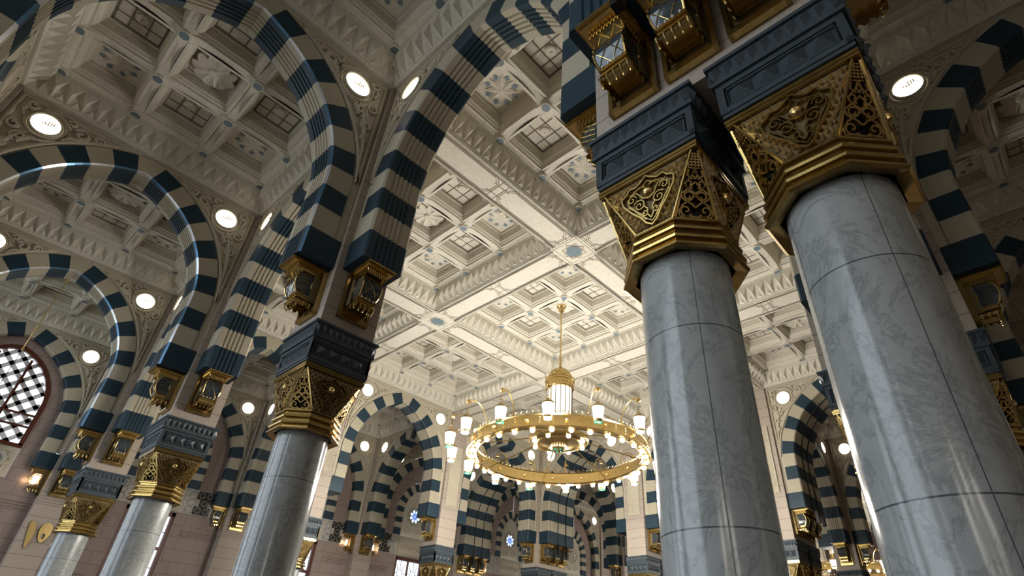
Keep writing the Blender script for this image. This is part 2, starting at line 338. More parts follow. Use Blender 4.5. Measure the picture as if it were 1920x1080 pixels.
# ------------------------------------------------------------------ ceiling bay (panel of nine coffers with toothed cornice)
def ceiling_mb():
    mb = MB(); P = 'plaster'
    def ring(o1, z1, o2, z2, m=P):
        a, b = 3-o1, 3-o2
        A = [(-a,-a,z1),(a,-a,z1),(a,a,z1),(-a,a,z1)]; B = [(-b,-b,z2),(b,-b,z2),(b,b,z2),(-b,b,z2)]
        for i in range(4): mb.poly([A[i], A[(i+1) % 4], B[(i+1) % 4], B[i]][::-1], m)
    ring(.0, 11.462, .30, 11.46); ring(.30, 11.46, .43, 11.46); ring(.43, 11.46, .43, 11.50); ring(.43, 11.50, .46, 11.52); ring(.46, 11.52, .46, 11.555)
    ring(.46, 11.555, .73, 11.95); ring(.73, 11.95, .73, 12.0); ring(.73, 12.0, .76, 12.0); ring(.76, 12.0, .76, 12.06)
    # teeth
    n = 16; p = .285; base0 = (-n/2)*p
    for k4 in range(4):
        mt = RZ(k4*PI/2)
        t = MB()
        for k in range(n):
            x0 = base0+k*p; x1 = x0+p; xc = (x0+x1)/2
            yb = -(3-.42); yt = -(3-.73)
            tip = (xc, yb-.0, 11.515); TL = (x0, yt, 11.955); TR = (x1, yt, 11.955); ap = (xc, -2.29, 11.672)
            t.poly([TL, ap, tip], P); t.poly([ap, TR, tip], P); t.poly([TL, TR, ap], P)
            # little inverted triangle between teeth
            xa = x1; zt = 11.72; ya = yb+(11.72-11.555)/(11.95-11.555)*.27+.03
            if k < n-1:
                q = [(xa-.085, -2.53, 11.558), (xa+.085, -2.53, 11.558), (xa, -2.43, 11.71)]; c = (xa, -2.47, 11.59)
                t.poly([q[0], q[1], c], P); t.poly([q[1], q[2], c], P); t.poly([q[2], q[0], c], P)
        # corner star tooth
        x = base0; a = -(3-.73); b = -(3-.42)
        for s in (1, -1):
            X = lambda v: (s*v[0], v[1], v[2])
            t.poly([X((x, a, 11.955)), X((-2.30, -2.30, 11.70)), X((-2.36, b+.02, 11.52))][::s], P); t.poly([X((x, a, 11.955)), X((-2.27, a, 11.955)), X((-2.30, -2.30, 11.70))][::s], P)
            t.poly([X((-2.27, a, 11.955)), X((-2.30, -2.30, 11.70)), X((-2.36, b+.02, 11.52))][::s], P)
        mb.add(t, mt)
    # ribs
    xs = (-2.22, -.762, .762, 2.22); Z0 = 12.02
    def rib(x, y0, y1, half):
        N = 8; rows = []
        for i in range(N+1):
            t = i/N; z = Z0+.13*math.sin(PI*t)**.8; y = y0+(y1-y0)*t; h = half*(1-.12*math.sin(PI*t))
            rows.append([(x-h, y, z+.14), (x-h, y, z+.06), (x-h*.72, y, z+.05), (x-h*.62, y, z), (x+h*.62, y, z), (x+h*.72, y, z+.05), (x+h, y, z+.06), (x+h, y, z+.14)])
        m2 = MB(); m2.grid(rows, P); return m2
    for i, x in enumerate(xs):
        half = .155 if i in (1, 2) else .10
        for j in range(3):
            r = rib(x, xs[j], xs[j+1], half); mb.add(r); mb.add(r, RZ(PI/2))
    ring(.74, 12.03, .80, 12.06); ring(.80, 12.06, .86, 12.11); ring(0, 11.462, 0, 12.7)
    for x in xs:
        for y in xs:
            mb.lathe([(.125, 12.06), (.125, 12.005), (.10, 11.998)], 14, P, x, y, caps=False)
            mb.poly([(x+.10*math.cos(-2*PI*i/14), y+.10*math.sin(-2*PI*i/14), 11.996) for i in range(14)], 'inlay')
    # coffers
    cc = (-1.49, 0, 1.49)
    for i, x in enumerate(cc):
        for j, y in enumerate(cc):
            hx = .60 if i == 1 else .62; hy = .60 if j == 1 else .62
            def cr(d1, z1, d2, z2, m):
                A = [(x-hx+d1, y-hy+d1, z1), (x+hx-d1, y-hy+d1, z1), (x+hx-d1, y+hy-d1, z1), (x-hx+d1, y+hy-d1, z1)]
                B = [(x-hx+d2, y-hy+d2, z2), (x+hx-d2, y-hy+d2, z2), (x+hx-d2, y+hy-d2, z2), (x-hx+d2, y+hy-d2, z2)]
                for a in range(4): mb.poly([A[a], A[(a+1) % 4], B[(a+1) % 4], B[a]][::-1], m)
            cr(-.06, 12.10, .0, 12.10, P); cr(0, 12.10, .0, 12.16, P); cr(0, 12.16, .04, 12.18, P); cr(.04, 12.18, .05, 12.22, P)
            cr(.05, 12.22, .08, 12.25, P); cr(.08, 12.25, .12, 12.46, 'carved'); cr(.12, 12.46, .145, 12.47, P); cr(.145, 12.47, .145, 12.53, P)
            f = .145; mb.poly([(x-hx+f, y-hy+f, 12.53), (x-hx+f, y+hy-f, 12.53), (x+hx-f, y+hy-f, 12.53), (x+hx-f, y-hy+f, 12.53)], P)
            zf = 12.525; w = hx-f
            kind = 'flower' if i == 1 and j == 1 else ('grid' if i == 1 or j == 1 else 'star')
            if kind == 'flower':
                n = 9; K = 6; rows_o = []
                for a in range(n):
                    for b in range(K):
                        t0 = 2*PI*(a+b/K)/n; t1 = 2*PI*(a+(b+1)/K)/n
                        ro = lambda u: .36+.11*abs(math.sin(PI*u)); zz = lambda u: 12.36+.07*abs(math.sin(PI*u))
                        u0_, u1_ = b/K, (b+1)/K
                        pt = lambda r, t, z: (x+r*math.cos(t), y+r*math.sin(t), z)
                        mb.poly([pt(.09, t0, 12.40), pt(ro(u0_), t0, zz(u0_)-.02), pt(ro(u1_), t1, zz(u1_)-.02), pt(.09, t1, 12.40)][::-1], P)
                        mb.poly([pt(ro(u0_), t0, zz(u0_)-.02), pt(ro(u0_)-.05, t0, 12.53), pt(ro(u1_)-.05, t1, 12.53), pt(ro(u1_), t1, zz(u1_)-.02)][::-1], P)
                mb.lathe([(.0, 12.33), (.07, 12.34), (.105, 12.40), (.10, 12.45)], 14, P, x, y, caps=False)
            elif kind == 'grid':
                for k in (-1, 1):
                    o = k*w*.36
                    mb.box(x+o-.012, x+o+.012, y-w, y+w, 12.518, 12.53, 'groove', skip='t'); mb.box(x-w, x+w, y+o-.012, y+o+.012, 12.518, 12.53, 'groove', skip='t')
                for k in (-1, 1):
                    mb.box(x+k*(w-.02)-.018, x+k*(w-.02)+.018, y-w, y+w, 12.518, 12.53, 'groove', skip='t'); mb.box(x-w, x+w, y+k*(w-.02)-.018, y+k*(w-.02)+.018, 12.518, 12.53, 'groove', skip='t')
                mb.lathe([(.02, 12.47), (.10, 12.475), (.13, 12.49), (.13, 12.53)], 16, P, x, y, caps=False)
            else:
                for k in range(8):
                    a = 2*PI*k/8+PI/8; c, s_ = math.cos(a), math.sin(a)
                    q = lambda r, t: (x+r*c-t*s_, y+r*s_+t*c)
                    d = [q(.25, 0), q(.33, .07), q(.41, 0), q(.33, -.07)]
                    mb.poly([(u[0], u[1], 12.518) for u in d][::-1], 'inlay')
                    a2 = a+PI/8; c, s_ = math.cos(a2), math.sin(a2)
                    tip = (x+.38*c, y+.38*s_, 12.51)
                    e = [(x+.2*math.cos(a2-PI/8), y+.2*math.sin(a2-PI/8), 12.52), (x+.2*math.cos(a2+PI/8), y+.2*math.sin(a2+PI/8), 12.52)]
                    mb.poly([e[1], tip, (x, y, 12.47)], P); mb.poly([tip, e[0], (x, y, 12.47)], P)
    mb.poly([(-3.05, -3.05, 12.7), (-3.05, 3.05, 12.7), (3.05, 3.05, 12.7), (3.05, -3.05, 12.7)][::-1], P)
    return mb

def beam_mb():
    """6 m of hall beam along x, underside with raised strap lines"""
    mb = MB(); P = 'plaster'; h = .44; z = 11.46
    mb.box(-3.2, 3.2, -h, h, z, 12.4, P, skip='t')
    def strap(pts, r=.013, mt='strap'):
        m2 = MB(); m2.relief([(a, b) for a, b in pts], r, 0, .012, mt, k=2)
        mb.add(m2, Matrix(((1,0,0,0),(0,0,1,0),(0,1,0,z),(0,0,0,1))))
    for sg in (1, -1):
        for o in (0, .055):
            h6 = [(.10+o, .14-o*.3), (.32+o*.4, .34-o), (2.24-o*.4, .34-o), (2.46-o, .14-o*.3)]
            for s in (1, -1): strap([(sg*a, s*b) for a, b in h6])
            for x in (h6[0][0], h6[3][0]): strap([(sg*x, -.14+o*.3), (sg*x, .14-o*.3)])
        for x in (.10, 2.46):
            for y in (-.14, .14): strap([(sg*(x-.16), y), (sg*min(x+.16, 2.53), y)])
            strap([(sg*x, -.34), (sg*x, .34)])
    for s in (1, -1): strap([(-2.52, s*.40), (2.52, s*.40)], .02, 'plaster')
    return mb
def boss_mb():
    mb = MB(); P = 'plaster'; z = 11.455
    mb.box(-.47, .47, -.47, .47, z-.012, z+.06, P, skip='t')
    s8 = []
    mb.poly([(.23*math.cos(-2*PI*(i+.5)/8), .23*math.sin(-2*PI*(i+.5)/8), z-.022) for i in range(8)], 'inlay')
    mp = Matrix(((1,0,0,0),(0,0,1,0),(0,1,0,z-.012),(0,0,0,1)))
    m2 = MB()
    for a0 in (0, PI/4):
        m2.relief([(.34*math.cos(a0+PI/2*i), .34*math.sin(a0+PI/2*i)) for i in range(4)], .014, 0, .022, P, closed=True, k=2)
    for k in (-.40, .40):
        m2.relief([(-.8, k), (.8, k)], .02, 0, .02, P, k=2); m2.relief([(k, -.8), (k, .8)], .02, 0, .02, P, k=2)
    m2.relief([(-.24, 0), (.24, 0)], .008, .012, .012, P, k=2); m2.relief([(0, -.24), (0, .24)], .008, .012, .012, P, k=2)
    mb.add(m2, mp); return mb

# ------------------------------------------------------------------ column, gilt capital, granite abacus
def inpoly(p, poly):
    x, y = p; r = False; j = len(poly)-1
    for i in range(len(poly)):
        xi, yi = poly[i]; xj, yj = poly[j]
        if (yi > y) != (yj > y) and x < (xj-xi)*(y-yi)/(yj-yi)+xi: r = not r
        j = i
    return r
SHIELD = [(0, .03), (.05, .07), (.09, .14), (.16, .22), (.235, .33), (.245, .40), (.19, .43), (.16, .47), (.10, .46), (.05, .49), (0, .53),
          (-.05, .49), (-.10, .46), (-.16, .47), (-.19, .43), (-.245, .40), (-.235, .33), (-.16, .22), (-.09, .14), (-.05, .07)]
def lattice_face():
    """big face of the capital in its own plane: x across, z up the slope, front -y"""
    mb = MB(); wb, wt, h = .166, .425, .555
    hw = lambda z: wb+(wt-wb)*z/h
    mb.poly([(-wb, .012, 0), (wb, .012, 0), (wt, .012, h), (-wt, .012, h)], 'bronze')
    trap = [(-wb+.02, .02), (wb-.02, .02), (wt-.03, h-.02), (-wt+.03, h-.02)]
    st = .062; N = 60
    for sgn in (1, -1):
        for k in range(-18, 19):
            c = k*st*1.12; run = []
            for i in range(N+1):
                z = h*i/N; x = c+sgn*(z-.28)*.85
                ok = inpoly((x, z), trap) and not inpoly((x, z), SHIELD)
                if ok: run.append((x, z))
                if (not ok or i == N) and len(run) > 1:
                    mb.relief([run[0], run[-1]], .012, .008, .03, 'mesh_gold', k=2); run = []
                elif not ok: run = []
    mb.relief(SHIELD, .014, .008, .04, 'brass', closed=True)
    in2 = [(a*.8, .28+(b-.28)*.82) for a, b in SHIELD]
    mb.relief(in2, .008, .008, .025, 'brass', closed=True)
    for s in (1, -1):
        for p in ([spiral(.09, .265, .06, 1.5, PI*.2, 1), spiral(.15, .355, .045, 1.3, PI, -1), spiral(.05, .17, .035, 1.3, 0, -1),
                   [(0, .10), (.03, .15), (.02, .20), (.05, .24)], [(0, .30), (.05, .32), (.10, .40), (.17, .41)], [(.19, .30), (.14, .24), (.10, .18), (.04, .10)],
                   [(.02, .43), (.07, .44), (.12, .42)]]):
            mb.relief([(s*a, b) for a, b in p], .0105, .008, .035, 'brass')
    # shell boss
    rows = []
    for i in range(6):
        a = PI/2*i/5; rows.append([((.055-.006*(j % 2))*math.cos(a)*math.cos(2*PI*j/16), .0-.06*math.sin(a), .365+(.06-.006*(j % 2))*math.cos(a)*math.sin(2*PI*j/16)) for j in range(16)])
    mb.grid(rows, 'gold', closed_u=True)
    for s in (1, -1): mb.relief([(s*(wb-.008), 0), (s*(wt-.008), h)], .012, .006, .02, 'brass')
    mb.relief([(-wb, .008), (wb, .008)], .012, .006, .02, 'brass')
    return mb
def pierced_face():
    mb = MB(); wb, wt, h = .166, .045, .575
    mb.poly([(-wb, .03, 0), (wb, .03, 0), (wt, .03, h), (-wt, .03, h)], 'black')
    for s in (1, -1): mb.relief([(s*(wb-.01), 0), (s*(wt-.008), h)], .013, .01, .022, 'brass')
    mb.relief([(-wb, .01), (wb, .01)], .014, .01, .022, 'brass'); zt = .44
    mb.relief([(-.075, zt), (.075, zt)], .010, .01, .02, 'brass')
    for s in (1, -1):
        for p in ([spiral(.075, .075, .055, 1.2, PI*1.2, 1), spiral(.055, .19, .05, 1.1, PI, -1), spiral(.045, .30, .042, 1.1, PI*1.3, 1),
                   [(0, .02), (.05, .03), (.12, .02), (.13, .06), (.10, .12), (.03, .17), (0, .22)], [(0, .10), (.03, .13), (.10, .17), (.11, .21), (.04, .27), (0, .32)],
                   [(0, .22), (.05, .25), (.085, .30), (.03, .36), (0, .42)], [(.02, .34), (.06, .37), (.05, .42)], [(0, .34), (.02, .38), (0, .43)]]):
            mb.relief([(s*a, b) for a, b in p], .0125, .012, .03, 'brass')
    # honeycomb head
    for i in range(5):
        z = zt+.018+i*.025
        mb.relief([(-.07+.007*i, z), (.07-.007*i, z)], .006, .0, .025, 'gold')
    for i in range(5):
        x = -.056+.028*i; mb.relief([(x, zt), (x*.7, h-.01)], .005, .0, .025, 'gold')
    mb.poly([(-.075, .005, zt), (.075, .005, zt), (.04, .005, h), (-.04, .005, h)], 'bronze')
    return mb
def tilt(mb, y_bot, y_top, z_bot, z_top):
    """stand a face panel up: bottom at -y_bot, top at -y_top"""
    dy, dz = -(y_top-y_bot), z_top-z_bot; L = math.hypot(dy, dz); u = Vector((0, dy/L, dz/L)); n = Vector((0, dz/L, -dy/L))
    Mx = Matrix(((1, n.x, u.x, 0), (0, n.y, u.y, -y_bot), (0, n.z, u.z, z_bot), (0, 0, 0, 1)))
    o = MB(); o.add(mb, Mx); return o
def octring(prof, m):
    mb = MB(); k = 1/math.cos(PI/8)
    mb.lathe([(r*k, z) for r, z in prof], 8, m, a0=PI/8, caps=False); return mb
def stud_row(mb, y, z0, z1, half, n, m):
    yi = y+.03
    mb.box(-half, half, y, yi+.02, z0, z0+.055, m); mb.box(-half, half, y, yi+.02, z1-.055, z1, m)
    for s in (1, -1): mb.box(min(s*(half-.06), s*half), max(s*(half-.06), s*half), y, yi+.02, z0+.055, z1-.055, m)
    mb.relief([(-half+.08, z0+.075), (half-.08, z0+.075), (half-.08, z1-.075), (-half+.08, z1-.075)], .014, yi, .03, m, closed=True)
    zc = (z0+z1)/2; a = .09
    for i in range(n):
        x = -half+.19+(2*half-.38)*i/(n-1)
        P = [(x-a, yi, zc-a*.95), (x+a, yi, zc-a*.95), (x+a, yi, zc+a*.95), (x-a, yi, zc+a*.95)]; c = (x, yi-.075, zc)
        for k in range(4): mb.poly([P[k], P[(k+1) % 4], c], m)
def frieze(mb, y, z0, z1, half, m, n=10):
    mb.box(-half, half, y, y+.05, z0, z1, m, skip='k'); w = 2*half/n
    for i in range(n):
        x = -half+w*(i+.5); c = (x-w*.1, y-.042, (z0+z1)/2)
        P = [(x-w*.5, y, z1-.01), (x+w*.45, y, z1-.01), (x+w*.5, y, (z0+z1)/2), (x, y, z0+.01), (x-w*.45, y, (z0+z1)/2)]
        for k in range(5): mb.poly([P[k], P[(k+1) % 5], c], m)
def abacus_mb():
    mb = MB()
    mb.box(-.456, .456, -.456, .456, 5.14, 5.78, 'granite')
    mb.box(-.475, .475, -.475, .475, 5.14, 5.19, 'granite')
    for k in range(4):
        t = MB(); stud_row(t, -.485, 5.18, 5.52, .485, 4, 'granite'); frieze(t, -.505, 5.555, 5.74, .505, 'granite'); mb.add(t, RZ(k*PI/2))
    mb.box(-.51, .51, -.51, .51, 5.52, 5.56, 'granite'); mb.box(-.53, .53, -.53, .53, 5.74, 5.78, 'granite')
    return mb
LF = tilt(lattice_face(), .405, .455, 4.49, 5.06).mesh('lattice_face')
PF = tilt(pierced_face(), .405, .60, 4.49, 5.05).mesh('pierced_face')
_cap = octring([(.36, 4.235), (.435, 4.205), (.455, 4.22), (.455, 4.24), (.41, 4.255), (.405, 4.285), (.445, 4.295), (.45, 4.315), (.445, 4.335), (.395, 4.35), (.39, 4.38), (.43, 4.39), (.435, 4.41), (.43, 4.43), (.385, 4.445), (.385, 4.47), (.42, 4.478), (.42, 4.495), (.39, 4.50), (.36, 4.50)], 'brass')
_c2 = MB()
_c2.lathe([(.36, 4.5), (.60, 5.06)], 4, 'black', a0=PI/4, caps=False)
_cap.add(_c2); CAPB = _cap.mesh('capital_base')
_t = MB()
for a, b, z0, z1 in ((.455, .47, 5.05, 5.08), (.475, .475, 5.08, 5.11), (.455, .455, 5.11, 5.14)): _t.box(-b, b, -b, b, z0, z1, 'brass')
TOPM = _t.mesh('capital_top')
_s = MB(); _s.lathe([(.50, 0), (.50, .16), (.46, .2), (.42, .26), (.36, .34), (.35, .38), (.35, 4.24)], 64, 'marble'); SHAFT = _s.mesh('shaft', True)
ABAC = abacus_mb().mesh('abacus')
def pier_mb(hx0, hx1, z0=5.784, z1=11.455):
    mb = MB(); mb.box(-.455+hx0, .455+hx1, -.455, .455, z0, z1, 'pier'); return mb
PIER = pier_mb(0, 0).mesh('pier')
PIER2 = pier_mb(0, 1.2).mesh('twin_pier')
def panel_mb():
    mb = MB()
    mb.box(-.30, .30, -.485, -.45, 7.36, 9.9, 'spandrel', skip='k')
    fr = [(-.27, 7.40), (.27, 7.40), (.27, 9.86), (-.27, 9.86)]
    mb.relief(fr, .03, -.485, .03, 'spandrel', closed=True)
    for s in (1, -1):
        for k in range(-3, 22):
            a = 7.45+k*.13; pts = []
            x0, z0, x1, z1 = -.23, a, .23, a+.46*1.3
            if s < 0: x0, x1 = x1, x0
            def clip(t): return (x0+(x1-x0)*t, z0+(z1-z0)*t)
            t0 = max(0, (7.45-z0)/(z1-z0)); t1 = min(1, (9.8-z0)/(z1-z0))
            if t1-t0 > .1: mb.relief([clip(t0), clip(t1)], .012, -.485, .014, 'spandrel', k=2)
    return mb
PANEL = panel_mb().mesh('lattice_relief')

def make_column(pier=True):
    t = bpy.data.objects.new('marble_column', None); COL.objects.link(t)
    obj('shaft', SHAFT, t)
    c = obj('capital', CAPB, t)
    for k in range(4):
        obj('lattice_panel', LF, c, rz=k*PI/2); obj('pierced_panel', PF, c, rz=k*PI/2+PI/4)
    obj('top_moulding', TOPM, c)
    obj('abacus', ABAC, t)
    if pier: obj('pier', PIER, t)
    t['kind'] = 'thing'
    return t

# ------------------------------------------------------------------ bracket lantern (hangs on a pier face, front -y, origin on the face)
def lantern_parts():
    D = {}
    b = MB()   # back frame z 0..0.83
    b.box(-.235, .235, -.02, .0, 0, .82, 'bronze')
    for s in (1, -1): b.box(s*.235-.02, s*.235+.02, -.075, 0, 0, .82, 'brass')
    b.box(-.255, .255, -.08, 0, 0, .055, 'brass'); b.box(-.225, .225, -.06, 0, .055, .085, 'gold')
    b.box(-.2, .2, -.03, 0, .10, .16, 'brass')
    D['back_frame'] = b
    tp = MB()
    tp.box(-.25, .25, -.60, -.0, .79, .818, 'brass'); tp.box(-.225, .225, -.56, -.0, .765, .792, 'gold')
    D['top_plate'] = tp
    c = MB()
    c.box(-.18, .18, -.47, -.06, .665, .768, 'brass')
    for i in range(9):
        x = -.16+.04*i; c.relief([(x-.012, .68), (x+.012, .75)], .008, -.47, .012, 'gold', k=2); c.relief([(x+.012, .68), (x-.012, .75)], .008, -.47, .012, 'gold', k=2)
    for s in (1, -1):
        for i in range(8):
            y = -.45+.05*i; c.tube([(s*.18, y, .68), (s*.185, y+.03, .75)], .007, 4, 'gold')
    D['crown'] = c
    prof = [(.36, .665), (.40, .60), (.425, .52), (.425, .44), (.40, .36), (.355, .29)]
    wx = [.15, .158, .163, .163, .155, .14]
    g = MB()
    g.grid([[(-w+.006, -y+.006, z), (w-.006, -y+.006, z)] for (y, z), w in zip(prof, wx)], 'glass')
    for s in (1, -1): g.grid([[(s*(w-.006), -y+.006, z), (s*(w-.006), -y+.24+.04*abs(i-2.5), z)] for i, ((y, z), w) in enumerate(zip(prof, wx))], 'glass', flip=(s > 0))
    D['glass'] = g
    k = MB()
    for s in (1, -1):
        k.tube([(s*w, -y, z) for (y, z), w in zip(prof, wx)], .010, 6, 'gold')
        k.tube([(s*w, -y+.24+.04*abs(i-2.5), z) for i, ((y, z), w) in enumerate(zip(prof, wx))], .010, 6, 'gold')
        for (y, z), w in zip(prof, wx): k.lathe([(0, z-.012), (.012, z), (0, z+.012)], 6, 'gold', s*w, -y, caps=False)
        for i in range(5):
            (y, z), (y2, z2) = prof[i], prof[i+1]; w, w2 = wx[i], wx[i+1]
            k.tube([(s*w, -y, z), (s*w2, -y2+.2, z2)], .004, 4, 'brass'); k.tube([(s*w, -y+.2, z), (s*w2, -y2, z2)], .004, 4, 'brass')
    for (y, z), w in ((prof[0], wx[0]), (prof[-1], wx[-1])): k.tube([(-w, -y, z), (w, -y, z)], .010, 6, 'gold')
    # star lattice on the front glass
    for i in range(4):
        for s in (1, -1):
            pts = []
            for j in range(6):
                (y, z), w = prof[j], wx[j]; x = s*(-1+2*((j/5+i*.5-.5)))*w
                if abs(x) <= w: pts.append((x, -y, z))
            if len(pts) > 1: k.tube(pts, .004, 4, 'gold')
    # solid side cheeks towards the wall
    for s in (1, -1): k.box(s*.165-.012, s*.165+.012, -.16, -.02, .2, .77, 'bronze')
    k.box(-.15, .15, -.15, -.03, .30, .66, 'bronze')
    D['cage'] = k
    f = MB()
    f.box(-.155, .155, -.365, -.03, .265, .29, 'brass'); f.box(-.14, .14, -.34, -.03, .235, .265, 'gold')
    f.grid([[(-.14, -.335, .235), (.14, -.335, .235)], [(-.17, -.36, .17), (.17, -.36, .17)]], 'brass')
    for s in (1, -1): f.grid([[(s*.14, -.335, .235), (s*.14, -.05, .235)], [(s*.17, -.36, .17), (s*.17, -.05, .17)]], 'brass')
    for i in range(4):
        x = -.105+.07*i; f.lathe([(0, .262), (.013, .275), (.013, .29), (0, .30)], 6, 'white', x, -.372, caps=False)
    D['skirt'] = f
    p = MB()
    for i in range(5):
        x = -.15+.075*i
        p.tube([(x, -.352, .175), (x, -.34, .12), (x, -.30, .09)], [.012, .009, .006], 5, 'gold'); p.lathe([(0, .065), (.014, .08), (.012, .10), (0, .12)], 6, 'gold', x, -.30, caps=False)
        if i < 4:
            p.poly([(x, -.352, .175), (x+.0375, -.348, .10), (x+.075, -.352, .175)], 'brass')
    for s in (1, -1):
        for i in range(3):
            y = -.29+.09*i; p.tube([(s*.165, y, .175), (s*.15, y, .10)], [.010, .006], 5, 'gold'); p.poly([(s*.168, y-.02, .175), (s*.165, y+.03, .11), (s*.168, y+.07, .175)], 'brass')
    D['pendant_fringe'] = p
    return D
_LP = {k: v.mesh(k) for k, v in lantern_parts().items()}
_bm = MB(); _bm.lathe([(0, .33), (.05, .36), (.06, .45), (.05, .56), (0, .6)], 10, 'warmlamp', 0, -.28, caps=False); LAMPM = _bm.mesh('lamp')
def make_lantern(lit=False):
    t = bpy.data.objects.new('bracket_lantern', None); COL.objects.link(t)
    for k, m in _LP.items():
        if lit and k == 'glass': continue
        obj(k, m, t)
    if lit:
        obj('lamp', LAMPM, t)
        ld = bpy.data.lights.new('lantern_glow', 'POINT'); ld.energy = 22; ld.color = (1, .62, .32); ld.shadow_soft_size = .06
        lo = bpy.data.objects.new('lantern_glow', ld); COL.objects.link(lo); lo.parent = t; lo.location = (0, -.52, .42)
    return t
LANT = make_lantern(); LANTLIT = make_lantern(True)

# ------------------------------------------------------------------ backlit disc with gilt script
def disc_parts():
    rim = MB(); k = 28
    rows = [[(r*math.cos(2*PI*j/k), y, r*math.sin(2*PI*j/k)) for j in range(k)] for r, y in ((.295, 0), (.295, -.05), (.275, -.07), (.25, -.06), (.245, -.03))]
    rim.grid(rows, 'spandrel', closed_u=True)
    d = MB(); d.poly([(.25*math.cos(2*PI*j/k), -.035, .25*math.sin(2*PI*j/k)) for j in range(k)], 'disc')
    s = MB(); y = -.036; r = .010
    for p in ([(.115, .13), (.115, .02)], [(.075, .12), (.078, .03), (.065, .0), (.045, -.005), (.03, .02)], [(.03, .12), (.03, .02), (.018, -.003), (0, 0), (-.015, .03)],
              [(-.015, .03), (-.03, .0), (-.06, 0), (-.072, .03), (-.055, .06), (-.03, .05), (-.015, .03)], [(.0, .145), (.015, .125), (.028, .145), (.042, .125), (.055, .145)]):
        s.relief(p, r, y, .006, 'script', k=2)
    for j in range(11):
        a = -PI*.92+PI*.84*j/10
        for rr in (.13, .17, .205): s.relief([(rr*math.cos(a)-.008, rr*math.sin(a)-.0), (rr*math.cos(a)+.008, rr*math.sin(a)+.004)], .005, y, .004, 'script', k=2)
    return rim, d, s
_rim, _dd, _ss = disc_parts()
def make_disc():
    t = bpy.data.objects.new('disc_lamp', None); COL.objects.link(t)
    obj('rim', _rim, t); p = obj('lit_disc', _dd, t); obj('gilt_lettering', _ss, p)
    return t
DISC = make_disc()

